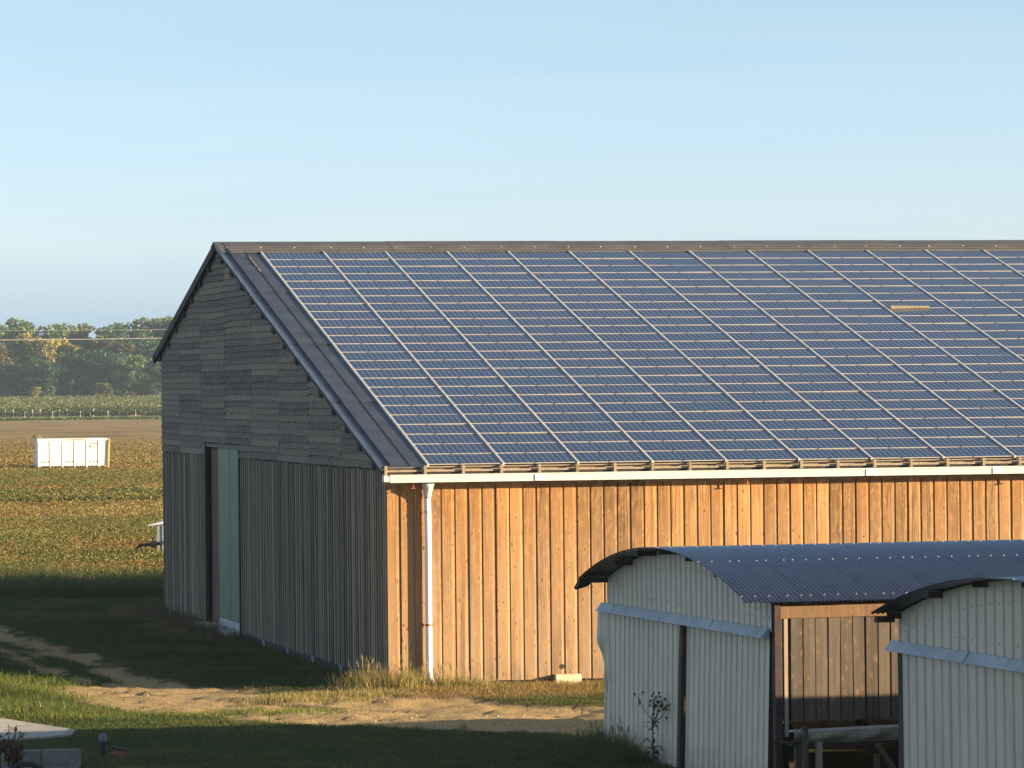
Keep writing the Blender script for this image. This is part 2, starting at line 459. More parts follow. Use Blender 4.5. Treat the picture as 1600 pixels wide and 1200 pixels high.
# ------------------------------------------------------------------ ground
RUT_A = [(12.0, 122), (12.57, 115.65), (12.99, 105.2), (13.19, 95.4), (13.6, 90.0), (14.4, 87.5)]
RUT_B = [(11.2, 114), (11.64, 107.1), (11.82, 98.2), (12.2, 92.5), (12.8, 89.5)]
SAND = [(11.2, 91.6), (12.4, 89.6), (13.9, 87.9), (15.2, 85.2), (17.3, 82.9), (19.6, 81.0), (27, 77.6)]
def masks(X, Y):
    n = fbm(X * .9, Y * .45, 4) - .5
    n2 = fbm(X * 4.0 + 9, Y * 2.0, 3) - .5
    w = np.interp(X, [11, 12.5, 14, 18, 27], [1.4, 2.4, 3.2, 3.7, 3.7])
    d = polydist(X, Y, SAND) + n * 2.2 + n2 * 1.2
    sand = 1 - sstep(-.35, .35, d - w)
    ra = 1 - sstep(.10, .50, polydist(X, Y, RUT_A) + n * 1.3 + n2 * 1.1)
    rb = 1 - sstep(.02, .40, polydist(X, Y, RUT_B) + n * 1.3 + n2 * 1.1)
    dirt = np.clip(np.maximum(sand, np.maximum(ra * .92, rb * .85)), 0, 1)
    dry = sstep(86.0, 87.6, Y + n * 2.0) * (1 - sstep(90.7, 91.0, Y)) * sstep(15.8, 17.6, X + n)
    dry = np.maximum(dry, (1 - sstep(.4, 1.3, np.abs(X - 17.6) + n * 2)) * sstep(108, 113, Y) * (1 - sstep(122, 126, Y)) * .8)
    field = sstep(135.5, 138.5, depth_of(X, Y) + n * 3)
    return dirt, dry, field
def gz(X, Y):
    X = np.asarray(X, float); Y = np.asarray(Y, float)
    near = 1 - sstep(150, 190, Y)
    z = near * ((fbm(X * .35, Y * .35, 3) - .5) * .16 + (fbm(X * 1.7, Y * 1.7, 3) - .5) * .07)
    dirt, dry, field = masks(X, Y)
    du = polydist(X, Y, SAND)
    z = z - near * .055 * dirt * np.exp(-((du - .85) / .16) ** 2) * (.4 + 1.2 * fbm(X * .7 + 5, Y * .7, 2)) + near * .03 * dirt * np.exp(-((du - 1.2) / .15) ** 2)
    z = z - near * .05 * dirt + near * dirt * (fbm(X * 4.3 + 40, Y * 3.6, 3) - .5) * .12
    z = z + .20 * np.exp(-(((X - 9.6) / 1.4) ** 2 + ((Y - 92.5) / 4.5) ** 2))
    inside = sstep(17.6, 18.0, X) * sstep(90.0, 90.4, Y) * (1 - sstep(123, 124, Y))
    z = z * (1 - inside)
    D = depth_of(X, Y)
    z = z + 2.4 * sstep(880, 1320, D) + np.clip(D - 1320, 0, None) * .002
    z = z + sstep(160, 220, D) * (1 - sstep(500, 900, D)) * (fbm(X * .05, Y * .03, 2) - .5) * .5
    return z
xs = np.concatenate([-np.geomspace(420, 4, 34)[:-1] + 2, np.arange(-2, 28.01, .2), 28 + np.geomspace(.6, 900, 42)])
ys = np.concatenate([-np.geomspace(60, 1, 10), np.arange(0, 60, 4.0), np.arange(60, 150, .22), 150 + np.geomspace(.4, 1750, 110)])
GX, GY = np.meshgrid(xs, ys)
GZ = gz(GX, GY)
dirt, dry, field = masks(GX, GY)
tint = np.stack([dirt.ravel(), dry.ravel(), field.ravel()], 1)
nx, ny = len(xs), len(ys)
idx = np.arange(nx * ny).reshape(ny, nx)
F = np.stack([idx[:-1, :-1], idx[:-1, 1:], idx[1:, 1:], idx[1:, :-1]], -1).reshape(-1, 4)
V = np.stack([GX.ravel(), GY.ravel(), GZ.ravel()], 1)
fd = tint[F].mean(1)
kind = np.where(fd[:, 2] > .5, 2, np.where(fd[:, 0] > .5, 1, 0))
for k, nm in ((0, 'ground'), (1, 'dirt_track'), (2, 'field')):
    f = F[kind == k]; used, inv = np.unique(f, return_inverse=True)
    tag(link(nm, np_mesh(nm, V[used], inv.reshape(-1, 4), M['ground'], tint[used], smooth=True)), kind='structure')

# ------------------------------------------------------------------ barn
BX, BY = 18.08, 90.45
L, DEP = 56.0, 32.6
barn = tag(empty('barn', (BX, BY, 0)), 'large timber barn with a low pitched roof covered in blue solar panels', 'barn')
TS = .24849; CS = math.cos(math.atan(TS)); SN = math.sin(math.atan(TS)); TB = .2545
Y0, Z0 = .012, 4.731                      # foot of the panel field
RY = 22.13; RZ = Z0 + (RY - Y0) * TS
def zf(y): return Z0 + (y - Y0) * TS
def zb(y): return RZ - (y - RY) * TB
# inner shell: walls behind the boards, closed so that the inside is dark
m = MB()
m.box(.10, L, .06, .12, .05, 4.55); m.box(.10, L, DEP - .1, DEP, .05, zb(DEP) - .2)
for x in (.06, L - .06):
    for ya, yb_ in ((.13, 17.40), (25.9, DEP - .11)) if x < 1 else ((.13, DEP - .11),):
        ps = [y for y in (ya, RY, yb_) if ya <= y <= yb_]
        m.poly([(x, ya, .05), (x, yb_, .05)] + [(x, y, (zf(y) if y < RY else zb(y)) - .22) for y in reversed(ps)])
m.poly([(.06, 17.40, 4.9), (.06, 25.9, 4.9), (.06, 25.9, zb(25.9) - .22), (.06, RY, RZ - .22), (.06, 17.40, zf(17.4) - .22)])
m.box(.12, 1.6, 17.3, 17.38, .05, 4.9); m.box(.12, 1.6, 25.92, 26.0, .05, 4.9)
m.build('inner_wall', M['void'], barn)
MB_ = MB(); MB_.box(.4, L - .2, .4, DEP - .3, .02, .12); MB_.build('floor_slab', M['concrete'], barn)

# front boarding
def board_mesh(w, strip, h, th=.030):
    s0, s1 = w - strip - .034, w - .034
    prof = [(0, 0), (0, -th), (s0, -th * .93), (s1, -th * .42), (s1 + .004, -.004), (w, -.003), (w, .012), (0, .012)]
    m = MB(); n = len(prof)
    for a in range(n):
        p, q = prof[a], prof[(a + 1) % n]
        m.poly([(p[0], p[1], 0), (q[0], q[1], 0), (q[0], q[1], h), (p[0], p[1], h)][::1])
    m.poly([(p[0], p[1], 0) for p in reversed(prof)]); m.poly([(p[0], p[1], h) for p in prof])
    return m
PIT = .2985
bms = [board_mesh(PIT + .004, s, 4.42, th).mesh('wall_board', M['larch']) for s, th in ((.075, .030), (.05, .034), (.06, .026), (.03, .03))]
x = .0; i = 0
while x < 21.5:
    o = link('wall_board', random.choice(bms), barn, (x, random.uniform(-.004, .004), .09 + .0022 * x * 0 + random.uniform(-.012, .012)))
    x += PIT; i += 1
m = MB()
while x < L - .2:
    b = len(m.v); q = board_mesh(PIT + .004, .06, 4.42); m.v += [(a + x, c, d + .09) for a, c, d in q.v]
    m.f += [tuple(k + b for k in f) for f in q.f]; m.m += q.m; x += PIT
tag(m.build('wall_boarding', M['larch'], barn), kind='stuff')
m = MB(); m.tube([(3.80, -.018, .36), (3.80, -.037, .36)], .052, 12, 0); m.build('knot_hole', M['dark_wood'], barn)
m = MB(); m.box(.02, .10, -.02, .10, .09, 4.5); m.build('corner_post', M['larch'], barn)

# gable: battens below
GP = .272
gm = []
for w, th in ((.165, .013), (.15, .016), (.178, .011), (.17, .019)):
    m = MB(); m.box(-th, 0, 0, w, 0, 4.47); gm.append(m.mesh('gable_batten', M['grey_wood']))
y = .02
while y < DEP - .1:
    if not (19.05 < y + .17 and y < 24.62):
        o = link('gable_batten', random.choice(gm), barn, (.0 + random.uniform(-.004, .003), y + random.uniform(-.02, .02), .14 + random.uniform(-.02, .02)))
    y += GP
m = MB(); m.box(.012, .05, .01, 19.1, .12, 4.6); m.box(.012, .05, 24.62, DEP, .12, 4.6)
m.build('backing_board', M['void'], barn)
# shingle courses, each one part
bounds = [.0, 1.0, 5.0, 9.05, 13.1, 17.1, 21.2, 25.3, 29.2, DEP]
EXPO = .158
def shingle_row(y0, y1, z, sag, seed):
    r = random.Random(seed); m = MB(); y = y0
    while y < y1 - .02:
        w = min(r.choice((.14, .2, .26, .34, .45)), y1 - y)
        if y1 - y - w < .08: w = y1 - y
        f = lambda yy: z + sag * math.sin((yy - y0) / max(.5, (y1 - y0)) * math.pi * r2) 
        r2 = 1.0
        dz, th = r.choice((r.uniform(-.006, .004), r.uniform(-.006, .004), r.uniform(-.016, .006))), r.uniform(.038, .046)
        za, zc = f(y), f(y + w)
        g = r.choice((.0006, .0006, .003))
        a0, a1 = (-th, y + g, za + dz), (-th, y + w - g, zc + dz)
        b0, b1 = (-.004, y + g, za + EXPO + .03), (-.004, y + w - g, zc + EXPO + .03)
        c0, c1 = (0.012, y + g, za + dz), (0.012, y + w - g, zc + dz)
        m.poly([a1, a0, b0, b1]); m.poly([a0, a1, c1, c0]); m.poly([a0, c0, b0]); m.poly([a1, b1, c1])
        y += w
    return m
for c, (ya, yb_) in enumerate(zip(bounds, bounds[1:])):
    ph = random.uniform(0, 6); oz_ = random.uniform(0, .06) if c else 0
    for k in range(40):
        z = 4.63 + EXPO * k + (oz_ if k else 0)
        a, b = ya + .004, yb_ - .004
        zt = z + EXPO + .02
        a = max(a, Y0 + (zt + .10 - Z0) / TS)               # front rake
        b = min(b, RY + (RZ - .10 - zt) / TB)
        if b - a < .25: continue
        segs = [(a, b)]
        if z < 4.86: segs = [(a, min(b, 19.1)), (max(a, 24.62), b)]
        for s0, s1 in segs:
            if s1 - s0 < .2: continue
            sag = .014 * math.sin(k * .45 + ph) + random.uniform(-.004, .004)
            shingle_row(s0, s1, z, sag, c * 100 + k).build('shingle_course', M['shingle'], barn, (random.uniform(-.012, .002), 0, 0))
# door bay
m = MB(); m.box(-.05, .03, 19.02, 19.14, .05, 4.86); m.box(-.05, .05, 24.5, 24.66, .05, 5.0); m.build('door_post', M['dark_wood'], barn)
m = MB(); m.box(-.03, .05, 19.1, 24.62, 4.84, 4.93); m.build('door_lintel', M['grey_wood'], barn)
gd = empty('sliding_door', parent=barn)
for k in range(4):
    y_ = 19.14 + k * .9275; m = MB(); m.box(.03 + .006 * (k % 2), .07, y_ + .005, y_ + .9225, .36, 4.84); m.build('door_panel', M['green_door'], gd)
m = MB(); m.box(.055, .085, 19.14, 22.85, .3, 4.84); m.build('door_backing', M['void'], gd)
m = MB(); m.box(.02, .075, 19.14, 22.85, .16, .355); m.build('door_rail', M['zinc'], gd)
m = MB(); m.box(.09, .13, 22.7, 24.42, .2, 4.80); m.build('sliding_door', M['brown_door'], barn)['label'] = 'red brown leaf of the gable door'
m = MB(); m.box(-.35, 1.3, 19.15, 24.75, -.1, .15); m.build('door_sill', M['concrete'], barn)
for y in (1.9, 5.1, 8.6, 12.0, 15.4):
    m = MB(); m.box(-.04, .25, y, y + .35, -.1, .15); m.build('footing', M['old_concrete'], barn)
for y in (27.5, 31):
    m = MB(); m.box(-.06, .25, y, y + .35, -.1, .15); m.build('footing', M['old_concrete'], barn)
m = MB(); m.box(3.62, 4.18, -.22, .2, -.1, .20); m.build('footing', M['pale_block'], barn)['label'] = 'pale concrete block sticking out below the front boarding'
# rafters and purlin ends
pm_ = MB(); pm_.box(-.10, .0, -.13, .13, -.36, -.06); pme = pm_.mesh('purlin_end', M['dark_wood'])
for k in range(14):
    y = 21.35 - 1.56 * k; link('purlin_end', pme, barn, (0, y, zf(y) - .02))
for k in range(7):
    y = 23.5 + 1.5 * k; link('purlin_end', pme, barn, (0, y, zb(y) - .02))

# roof: a frame whose x runs along the ridge, y up the slope, z out of the roof
SLOPE = (RY - Y0) / CS
m = MB(); m.box(-1.0, L - .9, -.15, SLOPE, -.22, -.10); roof = m.build('roof', M['dark_wood'], barn, (.905, Y0, Z0), (math.atan(TS), 0, 0))
m = MB()
bl = math.hypot(11.15, 11.15 * TB)
m.hexa([(-.12, RY, RZ - .2), (L + .1, RY, RZ - .2), (L + .1, RY + 11.15, RZ - .2 - 11.15 * TB), (-.12, RY + 11.15, RZ - .2 - 11.15 * TB),
        (-.12, RY, RZ - .02), (L + .1, RY, RZ - .02), (L + .1, RY + 11.15, RZ - .02 - 11.15 * TB), (-.12, RY + 11.15, RZ - .02 - 11.15 * TB)])
m.build('back_roof', M['verge'], barn)
m = MB(); q = 11.16
m.hexa([(-.145, RY + .1, RZ - .26), (-.122, RY + .1, RZ - .26), (-.122, RY + q, RZ - .24 - q * TB), (-.145, RY + q, RZ - .24 - q * TB), (-.145, RY + .1, RZ - .035), (-.122, RY + .1, RZ - .035), (-.122, RY + q, RZ - .0 - q * TB), (-.145, RY + q, RZ - .0 - q * TB)])
m.build('verge_board', M['rust_dark'], barn)
m = MB(); m.box(-.17, -.1, RY + 10.95, RY + 11.2, RZ - 11.15 * TB - .26, RZ - 11.15 * TB - .03); m.build('eave_end', M['black'], barn)

# solar panels
PW, PH = 1.65, .85977
def panel_mesh():
    m = MB()
    w, h, up = PW - .056, PH, .010
    x0 = .028
    def Z(s): return up * (1 - s / h)
    # glass
    m.poly([(x0, .014, Z(.014) + .002), (x0 + w, .014, Z(.014) + .002), (x0 + w, h - .004, Z(h) + .003), (x0, h - .004, Z(h) + .003)], 0)
    # lower edge bar
    m.hexa([(x0, -.006, -.004), (x0 + w, -.006, -.004), (x0 + w, .010, -.004), (x0, .010, -.004),
            (x0, -.006, up + .002), (x0 + w, -.006, up + .002), (x0 + w, .014, up + .004), (x0, .014, up + .004)], 1)
    m.box(x0 + w * .41, x0 + w * .41 + .022, -.011, .016, up - .006, up + .010, 2)
    for xa in (x0 - .012, x0 + w): m.hexa([(xa, .022, 0), (xa + .012, .022, 0), (xa + .012, h, -.03), (xa, h, -.03), (xa, .022, Z(.022) + .006), (xa + .012, .022, Z(.022) + .006), (xa + .012, h, Z(h) + .006), (xa, h, Z(h) + .006)], 2)
    me = m.mesh('solar_panel', [M['pv'], M['bar'], M['rust_dark']])
    uvl = me.uv_layers.new(name='cells')
    for li, (u, v) in enumerate(((-.12, -.12), (12.12, -.12), (12.12, 6.12), (-.12, 6.12))): uvl.data[li].uv = (u, v)
    return me
pme = panel_mesh()
cells = []
for i in range(33):
    for j in range(25):
        wx, wy = BX + .905 + (i + .5) * PW, BY + Y0 + (j + .5) * PH * CS
        cells.append((side_of(wx, wy) / depth_of(wx, wy), depth_of(wx, wy), i, j))
seen = sorted((c for c in cells if c[0] < .122), key=lambda c: c[1])
near = {(c[2], c[3]) for c in seen[:298]}
rest = MB(); uvs = []
for _, _, i, j in cells:
    if (i, j) in near:
        loc = (i * PW, j * PH, 0); rot = (0, random.gauss(0, .0022), 0)
        if (i, j) == (9, 17): rot = (0, 0, 0)
        o = link('solar_panel', pme, roof, loc, rot)
    else:
        b = len(rest.v); rest.v += [(v.co.x + i * PW, v.co.y + j * PH, v.co.z) for v in pme.vertices]
        for p in pme.polygons: rest.f.append(tuple(b + k for k in p.vertices)); rest.m.append(p.material_index)
me = rest.mesh('solar_panel_field', [M['pv'], M['bar'], M['rust_dark']])
u1 = np.empty(len(pme.loops) * 2); pme.uv_layers[0].data.foreach_get('uv', u1)
uvl = me.uv_layers.new(name='cells'); uvl.data.foreach_set('uv', np.tile(u1, len(me.loops) // len(pme.loops)))
tag(link('solar_panel_field', me, roof), kind='stuff')
# slipped bar with bare timber under it
m = MB(); m.hexa([(9 * PW + .10, 16 * PH + .86 - .10, .012), (9 * PW + 1.15, 16 * PH + .86 - .02, .012), (9 * PW + 1.15, 16 * PH + .86 + .01, .012), (9 * PW + .10, 16 * PH + .86 + .01, .012),
        (9 * PW + .10, 16 * PH + .86 - .10, .075), (9 * PW + 1.15, 16 * PH + .86 - .02, .06), (9 * PW + 1.15, 16 * PH + .86 + .01, .06), (9 * PW + .10, 16 * PH + .86 + .01, .075)])
m.build('slipped_batten', M['timber'], roof)
# rails between the columns
m = MB(); LEN = 25 * PH + .12
m.box(-.020, -.010, -.03, LEN, -.05, .028); m.box(.010, .020, -.03, LEN, -.05, .028); m.box(-.010, .010, -.028, LEN - .002, -.05, .012)
for j in range(26): m.box(-.024, .024, j * PH - .01, j * PH + .014, .024, .032, 1)
rme = m.mesh('panel_rail', [M['alu'], M['bar']])
for i in range(34): link('panel_rail', rme, roof, (i * PW, 0, 0))
# verge sheets: four lengths lapping downhill, a standing rib and a bent outer lip
for k in range(4):
    s0, s1 = k * 5.65 - .12, (k + 1) * 5.65 + .02
    s1 = min(s1, SLOPE + .02)
    m = MB(); l0, l1 = .012, -.004
    prof = [(-1.035, -.06), (-1.03, .045), (-.86, .032), (-.855, .078), (-.815, .078), (-.81, .028), (-.41, .026), (-.405, .042), (-.385, .042), (-.38, .018), (-.055, .014)]
    for p, q in zip(prof, prof[1:]):
        m.poly([(p[0], s0, p[1] + l0 - .03), (q[0], s0, q[1] + l0 - .03), (q[0], s1, q[1] + l1 - .03), (p[0], s1, p[1] + l1 - .03)], 1 if p is prof[0] else 0)
    m.poly([(p[0], s0, p[1] + l0 - .03) for p in prof] + [(-.055, s0, -.1), (-1.03, s0, -.1)])
    m.build('verge_sheet', [M['verge'], M['lip']], roof)
m = MB()
for k, s in enumerate((19.2, 19.8, 20.1, 20.6)):
    m.box(-.425, -.39, s, s + .35, .008, .024)
m.build('mortar_remnant', M['timber'], roof)
# ridge capping in lengths
x = -1.05; k = 0
while x < L - .8:
    x1 = min(x + 4.6, L - .8); m = MB(); a, b = (.006, 0) if k % 2 else (0, 0)
    s0 = 25 * PH + .03
    prof = [(s0, .0), (s0 + .01, .030), (s0 + .28, .018), (s0 + .30, .040), (s0 + .56, .026), (s0 + .58, .046), (SLOPE - .02, .022), (SLOPE + .05, .012)]
    for p, q in zip(prof, prof[1:]):
        m.poly([(x, p[0], p[1] + a), (x1 + .05, p[0], p[1] + a), (x1 + .05, q[0], q[1] + a), (x, q[0], q[1] + a)])
    m.poly([(x, p[0], p[1] + a) for p in reversed(prof)] + [(x, s0, -.05), (x, SLOPE, -.05)])
    m.poly([(x, SLOPE + .05, .012 + a), (x1 + .05, SLOPE + .05, .012 + a), (x1 + .05, SLOPE + .5, -.24 + a), (x, SLOPE + .5, -.24 + a)])
    m.build('ridge_cap', M['ridge'], roof); x = x1; k += 1
m = MB()
for k in range(60):
    xx = -.9 + k * .92 + random.uniform(-.05, .05); m.box(xx, xx + .03, 25 * PH + .45, 25 * PH + .475, .03, .05)
m.build('cap_screw', M['alu'], roof)

# eaves: drip edge, battens, straps, gutter
m = MB(); m.box(-.06, L, -.10, .03, 4.672, 4.70); m.build('eave_batten', M['timber'], barn)
m = MB(); m.box(-.06, L, -.13, -.04, 4.585, 4.628); m.build('eave_batten', M['timber'], barn)
m = MB(); m.box(-.06, L, -.03, .05, 4.30, 4.66); m.build('fascia_board', M['grey_wood'], barn)
sm = MB(); sm.box(-.03, .03, -.20, -.135, 4.50, 4.715); sm.box(-.03, .03, -.199, .02, 4.7025, 4.716); sme = sm.mesh('eave_strap', M['timber'])
for k in range(67): link('eave_strap', sme, barn, (-.03 + k * .8345 if k else -.05, 0, 0))
m = MB()
m.box(.0, L, -.40, -.385, 4.365, 4.528); m.box(.0, L, -.385, -.15, 4.365, 4.378); m.box(.0, L, -.155, -.14, 4.379, 4.50)
m.box(-.01, L, -.412, -.40, 4.512, 4.534); m.build('gutter', M['white_paint'], barn)
m = MB(); m.box(-.13, -.005, -.392, -.16, 4.385, 4.52); m.build('gutter_end', M['white_paint'], barn)
for x in (3.15, 10.55, 13.45):
    m = MB(); m.box(x, x + .21, -.415, -.4005, 4.372, 4.505); m.build('gutter_sleeve', M['white_new'], barn)
for k in range(26):
    x = .6 + k * 1.67 + random.uniform(-.05, .05)
    m = MB(); m.box(x, x + .18, -.38, -.2, 4.512, 4.545); m.build('gutter_hook', M['dark_wood'], barn)
for x in (.52, 7.9, 14.3):
    m = MB(); m.box(x - .008, x + .008, -.30, -.28, 4.25, 4.364); m.box(x - .05, x + .05, -.32, -.26, 4.235, 4.25); m.build('hanger_bracket', M['rust'], barn)
# downpipe
px, py = .855, -.15
m = MB(); m.tube([(px, py, 4.05), (px + .005, py, 3.0), (px, py, 1.5), (px, py, .28), (px + .03, py - .09, .06)], .072, 14); dp = m.build('downpipe', M['white_new'], barn, smooth=True)
m = MB(); m.tube([(px, py - .1, 4.364), (px, py - .05, 4.28), (px, py, 4.10), (px, py, 4.02)], [.135, .12, .085, .078], 14); m.build('funnel', M['white_paint'], dp, smooth=True)
m = MB(); m.tube([(px, py, 3.70), (px, py, 3.76)], .078, 14); m.build('pipe_collar', M['white_paint'], dp)
m = MB(); m.tube([(px, py, 1.30), (px, py, 1.345)], .08, 14); m.box(px - .14, px - .078, -.05, -.03, 1.30, 1.345); m.box(px + .078, px + .14, -.05, -.03, 1.30, 1.345)
m.build('pipe_clamp', M['rust'], dp)
m = MB(); m.box(-.02, .04, .02, DEP, -.2, .13); m.build('sole_plate', M['void'], barn)
m = MB(); m.box(.04, L, .05, .1, -.2, .1); m.build('sole_plate', M['void'], barn)

# ------------------------------------------------------------------ the two barrel roofed sheds
PHI = R(2.7)
XP, YP = Vector((math.cos(PHI), math.sin(PHI), 0)), Vector((-math.sin(PHI), math.cos(PHI), 0))
P0 = Vector((18.727, 71.451, 0))
def corr(y0, y1, pitch, depth, ztop, zbot, x0=0.0, flip=1):
    """upright trapezoidal sheet in the plane x = x0, y from y0 to y1"""
    m = MB(); prof = []; y = y0; k = 0
    while y < y1 - 1e-6:
        for a, d in ((0, 0), (.66, 0), (.72, 1), (.90, 1), (.96, 0)):
            if y + a * pitch < y1: prof.append((y + a * pitch, d * depth))
        y += pitch
    prof.append((y1, 0))
    for (a, da), (b, db) in zip(prof, prof[1:]):
        m.poly([(x0 + db, b, zbot(b)), (x0 + da, a, zbot(a)), (x0 + da, a, ztop(a)), (x0 + db, b, ztop(b))])
    return m, prof
def roof_sheet(c, Rr, ya, yb, x0, n, pitch=.0762, amp=.013, lift=0.0):
    """corrugations run over the arch; x along the shed"""
    m = MB(); xs_ = [x0 + pitch * k / 6 for k in range(n * 6 + 1)]
    a0, a1 = math.asin((ya - c[0]) / Rr), math.asin((yb - c[0]) / Rr); na = 20
    for j in range(na + 1):
        a = a0 + (a1 - a0) * j / na
        for x in xs_:
            r = Rr + lift + amp * math.cos(2 * math.pi * (x - x0) / pitch)
            m.v.append((x, c[0] + r * math.sin(a), c[1] + r * math.cos(a)))
    w = len(xs_)
    for j in range(na):
        for i in range(w - 1):
            m.f.append((j * w + i, j * w + i + 1, (j + 1) * w + i + 1, (j + 1) * w + i)); m.m.append(0)
    return m
def arch(c, Rr): return lambda y: c[1] + math.sqrt(Rr * Rr - (y - c[0]) ** 2)

def shed(origin, label, group, c, Rr, y_far, y_near, eave_far, eave_near, ov, length, pitch, dep, strip_z, split, raised_from=None):
    s = tag(empty('metal_shed', origin, PHI), label, 'shed', group)
    top = arch(c, Rr)
    gm_, prof = corr(y_near, y_far, pitch, dep, lambda y: top(y) - .035, lambda y: strip_z - .05, 0)
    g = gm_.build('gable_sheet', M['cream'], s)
    m = MB(); r = random.Random(3)
    for k in range(int((y_far - y_near) / pitch)):
        yy = y_near + (k + .3) * pitch
        for z in (strip_z + .17, top(yy) - .35):
            if z - strip_z > .1 and r.random() < .6 and top(yy) - z > .1 : m.box(-.008, .002, yy - .009, yy + .009, z - .009, z + .009)
    tag(m.build('sheet_screw', M['black'], g), kind='stuff')
    # cover strip over the door track, two lengths
    for a, b in ((y_near + .05, split - .02), (split + .02, y_far + .18)):
        m = MB(); z = strip_z
        m.hexa([(-.16, a, z - .15), (-.02, a, z - .15), (-.02, b, z - .15), (-.16, b, z - .15), (-.055, a, z + .0), (-.02, a, z), (-.02, b, z), (-.055, b, z)])
        m.build('track_cover', M['zinc'], s)
    # roof sheets
    top_n = 14; w = .0762 * top_n
    pa, pb = eave_near, eave_far
    me0 = roof_sheet(c, Rr, pa, pb, 0, top_n).mesh('roof_sheet', M['iron'], True)
    me1 = roof_sheet(c, Rr, pa, pb, 0, top_n, lift=.03).mesh('roof_sheet', M['iron_sky_lit'], True)
    x = -ov; 
    while x < length:
        raised = raised_from is not None and x > raised_from
        o = link('roof_sheet', me1 if raised else me0, s, (x, 0, 0)); x += w
    m = MB()
    for q in range(5):
        yy = pa + .25 + q * (pb - pa - .5) / 4
        for k in range(int((length + ov) / .23)):
            xx = -ov + .04 + .2286 * k + .0762 * random.choice((0, 0, 0, 1)); zz = top(yy) + .012 + (.03 if raised_from is not None and xx > raised_from else 0)
            m.box(xx - .008, xx + .008, yy - .008, yy + .008, zz - .01, zz + .007)
    tag(m.build('roof_nail', M['zinc'], s), kind='stuff')
    for yy in np.linspace(pa + .35, pb - .12, 7):
        m = MB(); m.box(-ov + random.uniform(.08, .22), length, yy - .03, yy + .03, top(yy) - .11, top(yy) - .022); m.build('purlin', M['rust_dark'], s)
    # far and end walls
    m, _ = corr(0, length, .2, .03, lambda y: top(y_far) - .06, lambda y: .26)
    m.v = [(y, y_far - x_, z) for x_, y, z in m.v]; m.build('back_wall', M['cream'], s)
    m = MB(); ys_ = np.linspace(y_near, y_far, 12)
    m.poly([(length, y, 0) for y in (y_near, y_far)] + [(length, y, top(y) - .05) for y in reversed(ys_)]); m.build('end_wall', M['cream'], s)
    return s, top

C1, R1 = (-2.27, -11.44), 15.14
shed1, top1 = shed(P0, 'cream sheet metal shed with dented sliding doors and a bare wood side wall', 'barrel roofed sheds in front of the barn',
                   C1, R1, 2.14, -6.65, 2.22, -6.80, .5, 17.6, .272, .035, 2.59, -3.95, 6.4)
# double door, the outer edge of the far leaf bent
def door_leaf(parent, y0, y1, z1, tilt, bent=False, label=None, pit=.272):
    m, prof = corr(y0, y1, pit, .034, lambda y: z1, lambda y: .02, 0)
    if bent:
        m2 = MB(); nz = 26
        for (a, da), (b, db) in zip(prof, prof[1:]):
            for k in range(nz):
                za, zc = .02 + (z1 - .02) * k / nz, .02 + (z1 - .02) * (k + 1) / nz
                def P(y, d, z):
                    e_ = max(0.0, (y - (y1 - .62)) / .62) ** 1.3
                    q = float(sstep(1.25, 2.0, z))
                    cr = .035 * math.sin(z * 8.0 + y * 6) * e_ * float(sstep(.95, 1.3, z)) * (1 - float(sstep(1.7, 2.3, z)))
                    return (d * (1 - .8 * e_ * q) - .10 * e_ * q + cr, y + .06 * e_ * q - .10 * e_ * math.exp(-((z - 1.25) / .3) ** 2), z)
                m2.poly([P(b, db, za), P(a, da, za), P(a, da, zc), P(b, db, zc)])
        m = m2
    o = m.build('door', M['cream'], parent, (-.02, 0, 0)); o.rotation_euler = (0, tilt, 0); o.location = (-.05 - 0 * tilt, 0, 0)
    if label: o['label'] = label
    f = MB()
    for y in ((y0 + .02,) if bent else (y0 + .02, y1 - .02)): f.box(.022, .06, y - .03, y + .03, .02, z1)
    f.build('door_frame', M['rust_dark'], o)
    return o
d1 = door_leaf(shed1, -2.16, 2.28, 2.47, R(.9), True, 'far door leaf with its outer edge bent and crumpled')
d2 = door_leaf(shed1, -6.52, -2.34, 2.47, R(1.5))
m = MB(); m.beam((-.11, -2.25, .0), (-.03, -2.25, 2.46), .16, .06, up=(1, 0, 0)); m.build('door_post', M['rust_dark'], shed1)
m = MB(); m.box(.02, .12, -6.75, -6.6, 0, 2.95); m.build('corner_post', M['rust_dark'], shed1)
m = MB(); m.box(.02, .12, 2.02, 2.16, 0, 2.95); m.build('corner_post', M['rust_dark'], shed1)
m = MB(); m.hexa([(-.5, 2.14, 2.92), (-.3, 2.14, 2.92), (-.3, 2.34, 2.87), (-.5, 2.40, 2.81), (-.5, 2.16, 3.03), (-.3, 2.16, 3.03), (-.3, 2.38, 2.93), (-.5, 2.50, 2.85)]); m.build('torn_sheet', M['rust_dark'], shed1)
# bare wooden side wall facing the gap
YS = -6.65
bm = []
for w in (.186, .182, .19):
    m = MB(); m.box(0, w, -.03, 0, 0, 1.62); bm.append(m.mesh('side_board', M['old_wood']))
x = .30
while x < 7.6:
    link('side_board', random.choice(bm), shed1, (x, YS - random.uniform(.0, .018), 1.13 + random.uniform(-.012, .012)), (0, random.uniform(-.004, .004), 0)); x += .2085
m = MB(); m.box(.09, .15, YS - .06, YS, .0, 2.74); m.build('side_post', M['old_wood'], shed1)
m = MB(); m.box(.19, .25, YS - .045, YS, .9, 2.74); m.build('side_post', M['timber'], shed1)
m = MB(); m.box(.09, 1.05, YS - .06, YS + .02, 2.745, 2.93); m.box(1.054, 7.8, YS - .055, YS + .02, 2.747, 2.935); m.build('header_beam', M['header_wood'], shed1)
m = MB(); m.box(7.6, 17.6, YS - .03, YS, 0.0, 2.74); m.build('side_panel', M['old_wood'], shed1)
